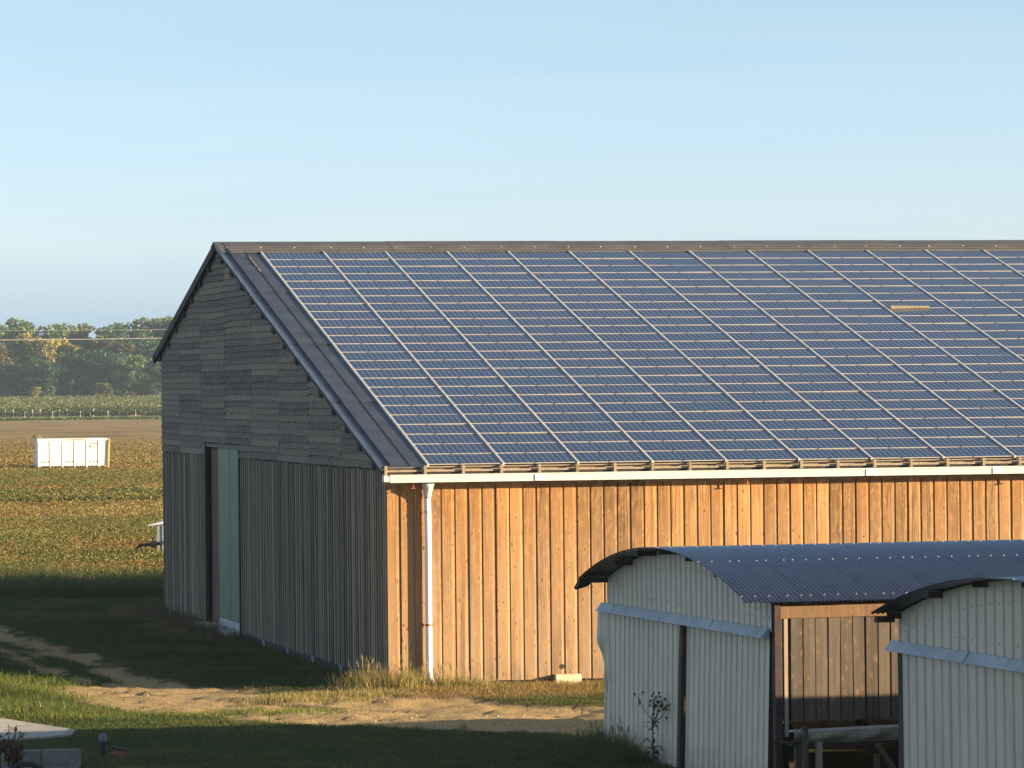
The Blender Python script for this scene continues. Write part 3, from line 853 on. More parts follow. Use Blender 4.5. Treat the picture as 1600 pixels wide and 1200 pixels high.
m = MB(); m.box(.1, 7.8, YS + .01, YS + .05, 1.14, 2.9); m.build('backing_board', M['void'], shed1)
m = MB(); m.beam((1.62, YS + .5, 1.1), (2.35, YS + .6, 0), .11, .09); m.build('brace', M['dark_wood'], shed1)
m = MB(); m.beam((.95, YS + 2.2, .9), (1.15, YS + 2.2, .0), .28, .2); m.build('inner_post', M['void'], shed1)
m = MB(); m.beam((.62, YS + 2.0, 1.2), (.62, YS + 2.0, .0), .2, .2); m.build('inner_post', M['void'], shed1)

# low shelf with a sagging tarpaulin in the gap between the sheds
bench = tag(empty('timber_shelf', P0 + XP * 1.15 + YP * (YS - .35), PHI), 'low timber shelf under a sagging grey tarpaulin against the bare wood wall', 'shelf')
m = MB(); m.hexa([(-1.06, -.22, 1.015), (1.2, -.22, 1.045), (1.2, -.16, 1.045), (-1.06, -.16, 1.015), (-1.06, -.22, 1.045), (1.2, -.22, 1.085), (1.2, -.16, 1.085), (-1.06, -.16, 1.045)]); m.build('edge_rail', M['pale_rail'], bench)
m = MB(); n = 24
for k in range(n):
    for j in range(5):
        def T(k, j):
            x = -1.0 + 2.16 * k / n; v = j / 5
            return (x, -.235 - .05 * math.sin(v * 3.1) + .025 * math.sin(x * 9 + v * 5), 1.012 + .02 * (x + 1) * (1 - v) - v * (.17 + .02 * math.sin(x * 4 + 1)))
        m.poly([T(k, j), T(k, j + 1), T(k + 1, j + 1), T(k + 1, j)])
m.build('tarpaulin', M['tarp'], bench)
m = MB(); m.box(-1.02, 1.18, -.2, .3, .80, .835); m.build('shelf_board', M['dark_wood'], bench)
for x, y, z1, w, mt in ((-.90, -.33, 1.10, .085, 'old_wood'), (-.98, -.2, 1.0, .11, 'old_wood'), (-.66, -.28, .86, .09, 'timber'), (.32, -.2, .64, .085, 'old_wood'), (1.13, -.24, .82, .09, 'pale_rail')):
    m = MB(); m.box(x, x + w, y - .04, y + .04, 0, z1); m.build('leg', M[mt], bench)
m = MB(); m.tube([(-1.36, -.27, .86), (-.9, -.27, .865)], .022, 8); m.build('bar', M['rust_dark'], bench)
m = MB(); m.beam((.36, -.22, .78), (.92, -.1, .02), .10, .08); m.build('brace', M['old_wood'], bench)
m = MB(); m.beam((.78, -.45, .0), (.92, -.4, .42), .07, .05); m.build('prop', M['timber'], bench)

O2 = P0 + XP * .61 + YP * -10.60
C2, R2 = (-5.2, -16.26), 19.98
shed2, top2 = shed(O2, 'cream sheet metal shed cut off by the right edge, blue steel strip over its door', 'barrel roofed sheds in front of the barn',
                   C2, R2, 0.0, -10.4, .10, -10.8, .4, 12.0, .335, .042, 2.60, -2.95)
d3 = door_leaf(shed2, -10.2, -.32, 2.50, R(-.3), pit=.335)
m = MB(); m.box(-.04, .12, -.30, -.06, 0, 2.5); m.build('door_post', M['rust_dark'], shed2)
m, _ = corr(0, 12, .2, .03, lambda y: 2.9, lambda y: 0.0); m.v = [(y, -10.4 + x_, z) for x_, y, z in m.v]; m.build('side_wall', M['cream'], shed2)
m = MB(); m.box(-.38, -.1, -.12, .0, 2.88, 2.97); m.build('eave_stub', M['rust_dark'], shed2)

# ------------------------------------------------------------------ white tipping container in the field
a = Vector(from_cam(-37.6, 339)); 
skip = tag(empty('storage_container', (38.6 + 2.4, 348.2, 0), R(-1.0)), 'white ribbed steel container standing alone in the brown field', 'container')
g0 = float(gz(41, 349))

skip.location.z = g0
m = MB(); m.box(0, 5.75, 0, 2.3, .18, 2.28); m.build('body', M['skip_white'], skip)
m = MB(); m.box(-.03, 5.6, .05, 2.35, 2.285, 2.40); m.build('cover', M['skip_grey'], skip)
m = MB(); m.box(-.02, 5.78, -.05, .05, 2.20, 2.34); m.build('top_rail', M['skip_white'], skip)
m = MB(); m.poly([(2.2, -.053, 2.26), (4.0, -.053, 2.28), (3.9, -.053, 2.32), (3.0, -.053, 2.33), (2.3, -.053, 2.29)]); m.build('rust_patch', M['rust'], skip)
for k in range(6):
    m = MB(); x = .96 + k * .98 if k < 5 else .02
    m.box(x, x + .11, -.035, -.002, .05, 2.19); m.build('rib', M['skip_white'], skip)
m = MB(); m.hexa([(5.62, -.12, 0), (5.75, -.12, 0), (5.75, .1, 0), (5.62, .1, 0), (5.74, -.12, 2.3), (5.86, -.12, 2.3), (5.86, .1, 2.3), (5.74, .1, 2.3)]); m.build('corner_post', M['yellow'], skip)
m = MB(); m.box(.0, .16, -.13, -.003, 0, .3); m.box(5.4, 5.5, -.06, 1.9, .02, .19); m.box(2.0, 2.1, .1, 1.9, .02, .19); m.build('foot', M['skip_white'], skip)
for k in range(4):
    m = MB(); m.box(-.09, -.002, .1, 2.2, .35 + .5 * k, .45 + .5 * k); m.build('rib', M['skip_white'], skip)
for bx in (.22, 2.16, 4.14):
    m = MB()
    for q in range(3):
        x = bx + q * .26
        m.poly([(x, -.004, .45), (x + .13, -.004, .45), (x + .23, -.004, .57), (x + .10, -.004, .57)], q % 2)
    m.build('hazard_stripe', [M['red'], M['rust_dark']], skip)
m = MB(); m.box(4.12, 4.9, -.006, -.003, 1.90, 1.97); m.build('warning_strip', M['red'], skip)
m = MB(); m.poly([(4.18, -.006, 1.72), (4.24, -.006, 1.64), (4.34, -.006, 1.72), (4.34, -.006, 1.80), (4.18, -.006, 1.80)]); m.build('warning_sign', M['ink_blue'], skip)
m = MB(); m.poly([(4.46, -.006, 1.62), (4.66, -.006, 1.62), (4.56, -.006, 1.80)]); m.build('warning_sign', M['ink_yellow'], skip)
m = MB(); m.poly([(4.76, -.006, 1.62), (4.80, -.006, 1.62), (4.9, -.006, 1.80), (4.86, -.006, 1.80)]); m.build('warning_sign', M['red'], skip)

# ------------------------------------------------------------------ cabinet and pipe behind the barn
cab = tag(empty('utility_cabinet', (23.62, 160.6, 0), R(-13)), 'grey cabinet with a white sloping lid beside the back corner of the barn', 'cabinet')
m = MB(); m.box(-.25, .35, -.3, .3, 0.0, 1.32); m.box(-.05, -.03, -.32, -.301, .3, 1.3); m.build('body', M['pale_rail'], cab)
m = MB(); m.hexa([(-.62, -.4, 1.28), (.45, -.4, 1.40), (.45, .4, 1.40), (-.62, .4, 1.28), (-.55, -.36, 1.33), (.45, -.36, 1.56), (.45, .36, 1.56), (-.55, .36, 1.33)]); m.build('lid', M['white_new'], cab)
wp = tag(empty('water_pipe', (22.62, 160.0, .14), R(-13)), 'black water pipe bending down into the crop below the white lidded cabinet', 'pipe')
m = MB(); m.tube([(-.24, 0, -.75), (-.17, 0, .0), (-.12, 0, .32), (-.05, 0, .41), (.10, 0, .45), (.6, 0, .48), (1.1, 0, .56)], .065, 10); m.build('pipe', M['black'], wp, smooth=True)
m = MB(); m.tube([(.40, 0, .47), (.60, 0, .48)], .13, 10); m.tube([(.50, 0, .5), (.50, 0, .70)], .06, 8); m.tube([(.74, 0, .49), (.8, 0, .49)], .11, 10); m.build('valve', M['black'], wp)

# ------------------------------------------------------------------ cables and their poles
def cable(name, p, q, sag, r_, label):
    p, q = Vector(p), Vector(q)
    pts = [p.lerp(q, k / 24) - Vector((0, 0, sag * 4 * (k / 24) * (1 - k / 24))) for k in range(25)]
    m = MB(); m.tube(pts, r_, 6); return tag(m.build(name, M['cable'], None), label, 'cable', 'overhead cables beyond the barn')
for xc in (-44.0, 4.0):
    x, y = from_cam(xc, 232); g = float(gz(x, y))
    m = MB(); m.tube([(0, 0, -.2), (0, 0, 9.9)], [.15, .10], 10)
    m.box(-.9, .9, -.06, .06, 9.5, 9.6)
    tag(m.build('utility_pole', M['bark'], None, (x, y, g), (0, 0, R(77))), 'wooden cable pole in the field %s' % ('left of the white container' if xc < 0 else 'behind the barn'), 'pole', 'poles of the overhead cables')
a, b = from_cam(-44.0, 232), from_cam(4.0, 232)
cable('power_line', (a[0], a[1], 9.35), (b[0], b[1], 9.62), .42, .026, 'thicker lower cable crossing in front of the wood')
cable('power_line', (a[0], a[1], 9.86), (b[0], b[1], 9.93), .36, .012, 'thin upper cable along the tops of the wood')

# ------------------------------------------------------------------ bottom left corner
gl = lambda x, y: float(gz(x, y))
m = MB(); n = 10
P = []
for k in range(n + 1):
    u = k / n; D_ = 83.6 - 6.6 * u; x_, y_ = from_cam((-.119 - .006) * D_ , D_); P.append((x_ - 1.6, y_))
# concrete path slab, a rounded tongue
lo = [(6.6, 84.9), (8.6, 84.6), (9.15, 84.2), (9.6, 83.3), (9.95, 82.2), (10.12, 81.2), (10.15, 80.6), (10.0, 80.05), (9.6, 79.65), (9.1, 79.3), (8.6, 79.0), (7.9, 78.8), (6.4, 78.7)]
m.poly([(x, y, gl(x, y) + .05) for x, y in reversed(lo)])
for (x0, y0), (x1, y1) in zip(lo, lo[1:] + lo[:1]): m.poly([(x0, y0, -.15), (x1, y1, -.15), (x1, y1, gl(x1, y1) + .05), (x0, y0, gl(x0, y0) + .05)])
tag(m.build('concrete_path', M['concrete']), kind='structure')
kw = tag(empty('block_wall', (8.86, 73.2, 0), R(-13)), 'low wall of grey concrete blocks set in the grass beside the path', 'wall')
for k, (x0, x1) in enumerate(((-.9, -.24), (-.225, .42))):
    m = MB(); m.box(x0, x1, 0, .22, -.2, .31 + .008 * k); m.build('block', M['old_concrete'], kw)
m = MB(); m.box(-.9, .40, -.6, -.012, -.2, .03); m.build('footing', M['old_concrete'], kw)
post = tag(empty('standpipe', (9.93, 75.1, gl(9.93, 75.1))), 'short dark standpipe with a pale blue cap in the shaded grass', 'standpipe')
m = MB(); m.tube([(0, 0, -.05), (0, 0, .30)], .05, 10); m.build('pipe', M['dark_wood'], post)
m = MB(); m.tube([(0, 0, .28), (0, 0, .32), (0, 0, .40), (0, 0, .42)], [.07, .075, .06, .02], 10); m.build('cap', M['pale_blue'], post)
m = MB(); m.tube([(0.02, -.02, .26), (.13, -.04, .25)], .02, 8); m.build('spout', M['rust_dark'], post)
br = tag(empty('clay_block', (10.14, 74.7, gl(10.14, 74.7) + .10), R(-25)), 'dark banded red clay block leaning beside the standpipe', 'block')
m = MB(); m.box(-.11, .13, -.05, .05, -.12, .09); o = m.build('body', M['brick_red'], br, rot=(0, R(12), 0))
m = MB(); m.box(-.115, .135, -.056, .056, .055, .093); m.box(-.115, .135, -.056, .056, -.075, -.045); m.build('band', M['black'], br, rot=(0, R(12), 0))
m = MB(); m.tube([(math.cos(a) * .42, 0, math.sin(a) * .42) for a in np.linspace(0, 2 * math.pi, 33)], .045, 8, caps=False)
tag(m.build('tyre', M['black'], None, (8.18, 71.5, gl(8.2, 71.5) - .20), (R(-14), 0, R(-10)), True), 'black tyre standing half hidden below the block wall', 'tyre')
m = MB(); m.tube([(0, 0, -.05), (.012, 0, .16)], .012, 6); tag(m.build('stake', M['dark_wood'], None, (14.08, 82.2, gl(14.08, 82.2))), 'thin dark stake at the edge of the sandy track', 'stake')

# ------------------------------------------------------------------ grass and weeds
def blades(P, h, w, lean, col, tip=None):
    """tapered blades: a quad and a tip triangle folded into two quads"""
    n = len(P); a = rng.random(n) * 2 * np.pi; b = rng.random(n) * 2 * np.pi
    dx, dy = np.cos(a) * w / 2, np.sin(a) * w / 2
    lx, ly = np.cos(b) * lean * h, np.sin(b) * lean * h
    V = np.zeros((n, 6, 3), np.float32)
    for i, (t, k, s) in enumerate(((0, 0, 1), (0, 0, -1), (.55, .35, -.8), (.55, .35, .8), (1, 1, -.12), (1, 1, .12))):
        V[:, i, 0] = P[:, 0] + dx * s + lx * k; V[:, i, 1] = P[:, 1] + dy * s + ly * k
        V[:, i, 2] = P[:, 2] + h * t * (1 - .25 * lean * k) - (.02 if t == 0 else 0)
    base = (np.arange(n) * 6)[:, None]
    F = np.concatenate([base + np.array([[0, 1, 2, 3]]), base + np.array([[3, 2, 4, 5]])])
    C = np.repeat(col[:, None, :], 6, 1)
    if tip is not None: C[:, 4:] = tip[:, None, :]
    return V.reshape(-1, 3), F, C.reshape(-1, 3)
def scatter(n, x0, x1, y0, y1):
    X, Y = rng.uniform(x0, x1, n), rng.uniform(y0, y1, n)
    return X, Y
def blocked(X, Y):
    b = (X > 18.0) & (Y > 90.4) & (Y < 123.1)
    for o, ya, yb, ln in ((P0, -6.9, 2.2, 17.6), (O2, -10.4, 0.05, 12.0)):
        rx = (X - o.x) * XP.x + (Y - o.y) * XP.y; ry = (X - o.x) * YP.x + (Y - o.y) * YP.y
        b |= (rx > -.05) & (rx < ln) & (ry > ya) & (ry < yb)
    b |= (X > 6.3) & (X < 10.0) & (polydist(X, Y, [(6.4, 82.0), (8.3, 81.8), (8.95, 81.4)]) < 1.5) 
    b |= (np.abs((Y - 73.0) + (X - 8.86) * .23) < .45) & (X < 9.3)
    return b
def mixc(a, b, t): return np.asarray(a)[None] * (1 - t[:, None]) + np.asarray(b)[None] * t[:, None]
N = 1000000
X, Y = scatter(N, 5, 27, 64, 139)
ok = in_view(X, Y, pad=.8) & ~blocked(X, Y)
X, Y = X[ok], Y[ok]
dirt, dry, field = masks(X, Y)
patch = fbm(X * .8 + 3, Y * .5, 4); thin = fbm(X * 2.2, Y * 1.4 + 50, 3)
keep = rng.random(len(X)) < np.clip((1 - dirt * 1.1), .012, 1) * (1 - .8 * (field > .6)) * np.clip(.35 + 1.6 * (thin - .25), .2, 1)
X, Y, dirt, dry, patch = X[keep], Y[keep], dirt[keep], dry[keep], patch[keep]
n = len(X)
h = rng.uniform(.03, .075, n) * (.55 + .9 * patch)
h *= 1 + 1.3 * np.exp(-(((X - 10.2) / 1.6) ** 2 + ((Y - 89.5) / 5.5) ** 2))
col = mixc((.055, .092, .018), (.11, .14, .028), rng.random(n))
col = col * (1 - .0) + 0
yel = np.clip((patch - .42) * 2.2 + rng.normal(0, .22, n), 0, 1)
col = col * (1 - yel[:, None]) + np.array((.20, .17, .055))[None] * yel[:, None]
dd = np.clip(dry + rng.normal(0, .15, n), 0, 1) * (dry > .02)
dc = mixc((.34, .19, .065), (.30, .24, .10), rng.random(n))
col = col * (1 - dd[:, None]) + dc * dd[:, None]
h = np.where(dry > .3, h * 1.4, h)
VV, FF, CC = blades(np.stack([X, Y, gz(X, Y)], 1), h, rng.uniform(.008, .014, n), rng.uniform(.4, 1.3, n), col)
tag(link('grass', np_mesh('grass', VV, FF, M['grass'], CC)), kind='stuff')

# stones and clods lying on the track
ico = [(0, 0, 1), (.9, 0, .4), (.28, .85, .4), (-.73, .53, .4), (-.73, -.53, .4), (.28, -.85, .4), (0, 0, -.6)]
icf = [(0, 1, 2), (0, 2, 3), (0, 3, 4), (0, 4, 5), (0, 5, 1), (6, 2, 1), (6, 3, 2), (6, 4, 3), (6, 5, 4), (6, 1, 5)]
X, Y = scatter(16000, 9, 27, 77, 122)
ok = in_view(X, Y, pad=.5) & ~blocked(X, Y); X, Y = X[ok], Y[ok]
dd, _, _ = masks(X, Y); ok = rng.random(len(X)) < dd * .9; X, Y = X[ok], Y[ok]; n = len(X)
sz = rng.uniform(.007, .016, n) * rng.choice([1, 1, 1.6, 2.6], n, p=[.5, .3, .15, .05])
rt = rng.uniform(0, 6.28, n); iv = np.array(ico)
vx = (iv[None, :, 0] * np.cos(rt)[:, None] - iv[None, :, 1] * np.sin(rt)[:, None]) * sz[:, None] * rng.uniform(.7, 1.4, (n, 1))
vy = (iv[None, :, 0] * np.sin(rt)[:, None] + iv[None, :, 1] * np.cos(rt)[:, None]) * sz[:, None]
VV = np.stack([vx + X[:, None], vy + Y[:, None], iv[None, :, 2] * sz[:, None] * .7 + gz(X, Y)[:, None]], -1).reshape(-1, 3)
FF = (np.arange(n)[:, None, None] * 7 + np.array(icf)[None]).reshape(-1, 3)
tag(link('stones', np_mesh('stones', VV, FF, plain('pale_stone', (.42, .31, .17), .95, 0, .4, 40))), kind='stuff')

def tuft_patch(name, pts, nb, hr, cols, spread, lean=(.15, .7), w=(.008, .014), seed=0, kind='stuff', label=None):
    P, H, Cc = [], [], []
    pts = np.asarray(pts, float)
    k = rng.integers(0, len(pts), nb)
    q = pts[k, :2] + rng.normal(0, spread, (nb, 2))
    bl = blocked(q[:, 0], q[:, 1]); q = q[~bl]; k = k[~bl]; n = len(q)
    sc = pts[k, 2]
    h = rng.uniform(hr[0], hr[1], n) * sc
    col = mixc(cols[0], cols[1], rng.random(n)); m_ = rng.random(n) < .3
    col[m_] = mixc(cols[2], cols[1], rng.random(m_.sum()))
    V, F, C = blades(np.stack([q[:, 0], q[:, 1], gz(q[:, 0], q[:, 1])], 1), h, rng.uniform(w[0], w[1], n), rng.uniform(lean[0], lean[1], n), col)
    # seed heads
    if seed:
        j = rng.integers(0, n, seed)
        P2 = np.stack([q[j, 0], q[j, 1], gz(q[j, 0], q[j, 1])], 1)
        hh = h[j] * rng.uniform(1.05, 1.45, seed)
        c2 = mixc(cols[2], cols[0], rng.random(seed))
        V2, F2, C2_ = blades(P2, hh, np.full(seed, .006), rng.uniform(.05, .3, seed), c2)
        tipz = V2.reshape(-1, 6, 3)[:, 4]
        V3, F3, C3 = blades(tipz - np.array([0, 0, .05]), np.full(seed, .12), np.full(seed, .022), rng.uniform(.2, .6, seed), c2)
        F = np.concatenate([F, F2 + len(V), F3 + len(V) + len(V2)]); V = np.concatenate([V, V2, V3]); C = np.concatenate([C, C2_, C3])
    return tag(link(name, np_mesh(name, V, F, M['grass'], C)), label, None, None, kind)
DRY = ((.40, .29, .12), (.30, .26, .08), (.20, .21, .05))
RUST_ = ((.36, .20, .07), (.27, .22, .07), (.13, .16, .04))
OLIVE = ((.11, .12, .04), (.16, .14, .06), (.08, .10, .03))
# dry tufts at the barn corner and along the front boarding
pts = [(17.0 + .25 * k + random.uniform(-.1, .1), 89.85 + random.uniform(-.35, .3), random.uniform(.6, 1.25) * (1.1 if k < 9 else .7)) for k in range(13)]
tuft_patch('dry_grass', pts, 2000, (.12, .52), DRY, .18, seed=170)
pts = [(18.6 + .17 * k, 89.3 + random.uniform(-.9, .9), random.uniform(.5, 1.1)) for k in range(42)]
tuft_patch('short_grass', pts, 9000, (.05, .19), RUST_, .35, seed=0)
pts = [(15.0 + .12 * k, 88.4 + random.uniform(-.9, 1.0), random.uniform(.5, 1.0)) for k in range(24)]
tuft_patch('short_grass', pts, 3500, (.05, .22), DRY, .3)
# withered growth along the gable
pts = [(17.6 + random.uniform(-.5, .25), y + random.uniform(-.3, .3), random.uniform(.4, 1.1)) for y in np.arange(108, 125, .45)]
tuft_patch('dry_grass', pts, 6000, (.08, .45), ((.22, .15, .08), (.15, .11, .06), (.10, .10, .04)), .28, seed=120)
pts = [(17.75 + random.uniform(-.3, .15), y, random.uniform(.3, .8)) for y in np.arange(91, 108, .5)]
tuft_patch('short_grass', pts, 3000, (.05, .22), OLIVE, .22)
# bright mound of longer grass left of the track
pts = [(9.0 + random.uniform(-1.6, 2.2), 89.0 + random.uniform(-4, 4.5), random.uniform(.5, 1.2)) for k in range(70)]
tuft_patch('long_grass', pts, 17000, (.06, .24), ((.085, .14, .025), (.15, .18, .035), (.24, .20, .07)), .4, (.3, 1.1), seed=80)
pts = [(10.2 + .6 * k + random.uniform(-.2, .2), 84.6 + random.uniform(-.6, .6), random.uniform(.4, .9)) for k in range(10)]
tuft_patch('long_grass', pts, 4200, (.06, .20), ((.12, .18, .03), (.19, .20, .04), (.26, .20, .07)), .4, seed=0)
# tall rank strip at the edge of the field
pts = []
for k in range(420):
    D_ = random.uniform(133, 146); xc = random.uniform(-.125, -.05) * D_
    x, y = from_cam(xc, D_); pts.append((x, y, random.uniform(.5, 1.1) * (.75 + .5 * float(fbm(x * .5, y * .2)))))
tuft_patch('rank_grass', pts, 30000, (.2, .75), ((.11, .13, .04), (.15, .14, .05), (.07, .09, .03)), .4, seed=1500)
# weeds at the foot of the shed doors
pts = [(P0.x - .25 + random.uniform(-.45, .1), P0.y + y + random.uniform(-.2, .2), random.uniform(.5, 1.2)) for y in np.arange(-.9, 2.4, .18)]
tuft_patch('weeds', pts, 2200, (.1, .55), OLIVE, .16, seed=130)
th = tag(empty('thistle_plant', (18.52, 70.15, gl(18.5, 70.15)), 0), 'tall dark thistle with leafy stem and branching seed heads before the shed door', 'plant')
m = MB(); lv = MB(); hd = MB(); r = random.Random(4)
m.tube([(0, 0, -.05), (.01, .02, .45), (-.01, .0, .8)], [.016, .013, .009], 6)
for k in range(34):
    z = r.uniform(.02, .74); a = r.uniform(0, 6.28); ln = r.uniform(.13, .32) * (1.1 - z * .6); dx, dy = math.cos(a), math.sin(a)
    w_ = .026; p = [(0, 0, z), (dx * ln * .5 - dy * w_, dy * ln * .5 + dx * w_, z + ln * .28), (dx * ln, dy * ln, z + ln * r.uniform(-.25, .25)), (dx * ln * .5 + dy * w_, dy * ln * .5 - dx * w_, z + ln * .28)]
    lv.poly(p)
for k in range(11):
    a = r.uniform(0, 6.28); zz = r.uniform(.5, .82); t_ = r.uniform(.12, .30); ht = r.uniform(.85, 1.28)
    e1 = (math.cos(a) * t_, math.sin(a) * t_, ht)
    m.tube([(0, 0, zz), (e1[0] * .6, e1[1] * .6, zz + (ht - zz) * .45), e1], [.007, .005, .004], 5)
    for q in range(4):
        e2 = (e1[0] + r.uniform(-.10, .10), e1[1] + r.uniform(-.10, .10), ht + r.uniform(-.16, .08))
        m.tube([e1, e2], .003, 4); hd.tube([e2, (e2[0], e2[1], e2[2] + .02), (e2[0], e2[1], e2[2] + .045)], [.008, .020, .010], 6)
M['weed_leaf'] = plain('weed_leaf', (.045, .075, .025), .7); M['weed_stem'] = plain('weed_stem', (.07, .075, .035), .8)
m.build('stem', M['weed_stem'], th); lv.build('foliage', M['weed_leaf'], th); hd.build('seed_head', M['weed_stem'], th)
# red leaved shrub in the corner
sh = tag(empty('red_shrub', (8.0, 72.0, gl(8.0, 72.0)), 0), 'small shrub with drooping dark red leaves at the bottom left corner', 'shrub')
m = MB(); lvV, lvF, lvC = [], [], []
r = random.Random(9); nb = 0
for k in range(15):
    a = r.uniform(0, 6.28); rr = r.uniform(.05, .36); ht = r.uniform(.45, 1.02) * (1 - .35 * rr); top_ = (math.cos(a) * rr, math.sin(a) * rr, ht)
    m.tube([(0, 0, -.05), (top_[0] * .5, top_[1] * .5, ht * .55), top_], [.014, .01, .005], 5)
    for q in range(46):
        u = r.uniform(.35, 1.0); b_ = Vector((top_[0] * u, top_[1] * u, ht * u)); aa = r.uniform(0, 6.28); ln = r.uniform(.07, .14); dr = r.uniform(-1.1, .25)
        d = Vector((math.cos(aa), math.sin(aa), dr)).normalized(); s_ = d.cross(Vector((0, 0, 1))).normalized() * ln * .17
        lvV += [b_, b_ + d * ln * .5 + s_, b_ + d * ln, b_ + d * ln * .5 - s_]; lvF.append((nb, nb + 1, nb + 2, nb + 3)); nb += 4
        c_ = r.choice(((.17, .045, .03), (.13, .03, .03), (.22, .10, .035), (.10, .075, .025), (.28, .16, .07)))
        lvC += [c_] * 4
m.build('stem', M['bark'], sh); link('foliage', np_mesh('foliage', [tuple(v) for v in lvV], lvF, M['leaf'], np.array(lvC, np.float32)), sh)

# ------------------------------------------------------------------ field crop
def crop(n, D0, D1, dens_fn, hr, leaf, pal, per=6):
    D_ = np.sqrt(rng.uniform(D0**2, D1**2, n)); xc = rng.uniform(-.127, -.064, n) * D_
    X, Y = RIGHT[0] * xc + FWD[0] * D_, -.224530285 * xc + FWD[1] * D_
    k = rng.random(n) < dens_fn(X, Y, D_)
    X, Y, D_ = X[k], Y[k], D_[k]; n = len(X)
    Z = gz(X, Y); patch = fbm(X * .25, Y * .12, 4)
    hh = rng.uniform(hr[0], hr[1], n) * (.6 + .8 * patch)
    cx = np.repeat(X, per) + rng.normal(0, .10, n * per); cy = np.repeat(Y, per) + rng.normal(0, .10, n * per)
    cz = np.repeat(Z, per) + np.repeat(hh, per) * rng.uniform(.15, 1.0, n * per)
    m_ = n * per
    u = rng.normal(0, 1, (m_, 3)); u[:, 2] *= .5; u /= np.linalg.norm(u, axis=1)[:, None]
    v = rng.normal(0, 1, (m_, 3)); v -= (v * u).sum(1)[:, None] * u; v /= np.linalg.norm(v, axis=1)[:, None]
    s = rng.uniform(leaf[0], leaf[1], m_)[:, None]
    c = np.stack([cx, cy, cz], 1)
    V = np.stack([c - u * s, c - v * s * .7, c + u * s, c + v * s * .7], 1).reshape(-1, 3)
    F = np.arange(m_ * 4).reshape(-1, 4)
    pal = np.array(pal); pi = np.clip((patch * 1.35 - .18) * len(pal) + rng.normal(0, 1.1, n), 0, len(pal) - 1).astype(int)
    pc = pal[pi]
    C = np.repeat(pc, per, 0) * rng.uniform(.65, 1.2, (m_, 1)) * np.array([[1.0, .96, .9]]); rr = rng.random(m_) < .16
    C[rr] = pal[rng.integers(0, len(pal), rr.sum())]
    return V, F, np.repeat(C, 4, 0)
PAL = [(.24, .13, .045), (.28, .185, .06), (.25, .20, .055), (.20, .18, .045), (.14, .155, .035), (.095, .13, .03), (.32, .27, .08)]
Vs, Fs, Cs, o = [], [], [], 0
for args in ((52000, 143, 208, lambda X, Y, D: .95 * np.ones_like(D), (.15, .42), (.022, .046), PAL, 8),
             (11000, 208, 243, lambda X, Y, D: .9 * np.ones_like(D), (.08, .24), (.03, .06), PAL[:3] + [PAL[6]], 5),
             (17000, 243, 262, lambda X, Y, D: np.clip((D - 240) / 12, .1, .95), (.2, .5), (.04, .08), PAL[2:], 6),
             (5000, 262, 271, lambda X, Y, D: .9 * np.ones_like(D), (.15, .4), (.04, .08), [(.34, .13, .04), (.32, .17, .045), (.2, .17, .04)], 6),
             (30000, 268, 336, lambda X, Y, D: np.clip(1.25 - (D - 268) / 90, .2, 1), (.12, .34), (.03, .06), PAL[1:6] + [PAL[1]], 7),
             (26000, 330, 560, lambda X, Y, D: .9 * np.clip((540 - D) / 180, .03, 1), (.06, .24), (.05, .10), PAL[:4] + [PAL[6]], 5)):
    v_, f_, c_ = crop(*args); Vs.append(v_); Fs.append(f_ + o); Cs.append(c_); o += len(v_)
tag(link('field_crop', np_mesh('field_crop', np.concatenate(Vs), np.concatenate(Fs), M['crop'], np.concatenate(Cs))), kind='stuff')
for (x, y, w_, h_) in ((67.0, 569.5, .8, .5), (64.9, 567.5, .7, .25)):
    m = MB(); n = 14
    for k in range(n):
        a, b = 2 * math.pi * k / n, 2 * math.pi * (k + 1) / n
        for r0, r1 in ((1, .6), (.6, .25), (.25, 0)):
            f = lambda a_, r_: (math.cos(a_) * w_ * r_ * (1 + .2 * math.sin(3 * a_)), math.sin(a_) * w_ * .6 * r_, h_ * (1 - r_ ** 1.3) * (1 + .15 * math.sin(5 * a_)) - .05)
            m.poly([f(a, r0), f(b, r0), f(b, r1), f(a, r1)])
    tag(m.build('soil_heap', plain('turned_soil', (.20, .12, .055), .95), None, (x, y, gl(x, y))), '%s heap of turned soil in the field behind the white container' % ('larger' if w_ > .75 else 'smaller'), 'heap')

# ------------------------------------------------------------------ vineyard
def leaf_cloud(c, u_s, pal, cl=None):
    n = len(c)
    u = rng.normal(0, 1, (n, 3)); u /= np.linalg.norm(u, axis=1)[:, None]
    v = rng.normal(0, 1, (n, 3)); v -= (v * u).sum(1)[:, None] * u; v /= np.linalg.norm(v, axis=1)[:, None]
    s = (u_s * rng.uniform(.6, 1.3, n))[:, None] if np.isscalar(u_s) else u_s[:, None]
    V = np.stack([c - u * s, c - v * s * .8, c + u * s, c + v * s * .8], 1).reshape(-1, 3)
    C = np.array(pal)[cl if cl is not None else rng.integers(0, len(pal), n)] * rng.uniform(.75, 1.25, (n, 1))
    return V, np.arange(n * 4).reshape(-1, 4), np.repeat(C, 4, 0)
def vine_mesh(length, n):
    t_ = rng.uniform(0, length, n)
    hgt = 1.45 + .45 * (fbm(t_ * .5, t_ * 0 + rng.random() * 90, 3) - .5) * 2
    z = rng.uniform(.32, 1, n) ** .8 * hgt
    c = np.stack([t_, rng.normal(0, .22, n), z], 1)
    return np_mesh('foliage', *leaf_cloud(c, .16, [(.07, .10, .03), (.10, .13, .035), (.14, .15, .045), (.17, .15, .05), (.05, .075, .03)])[:2], M['leaf'],
                   leaf_cloud(c, .16, [(.07, .10, .03), (.10, .13, .035), (.14, .15, .045), (.17, .15, .05), (.05, .075, .03)])[2])
VL = 92.0
vms = [vine_mesh(VL, 6500) for _ in range(3)]
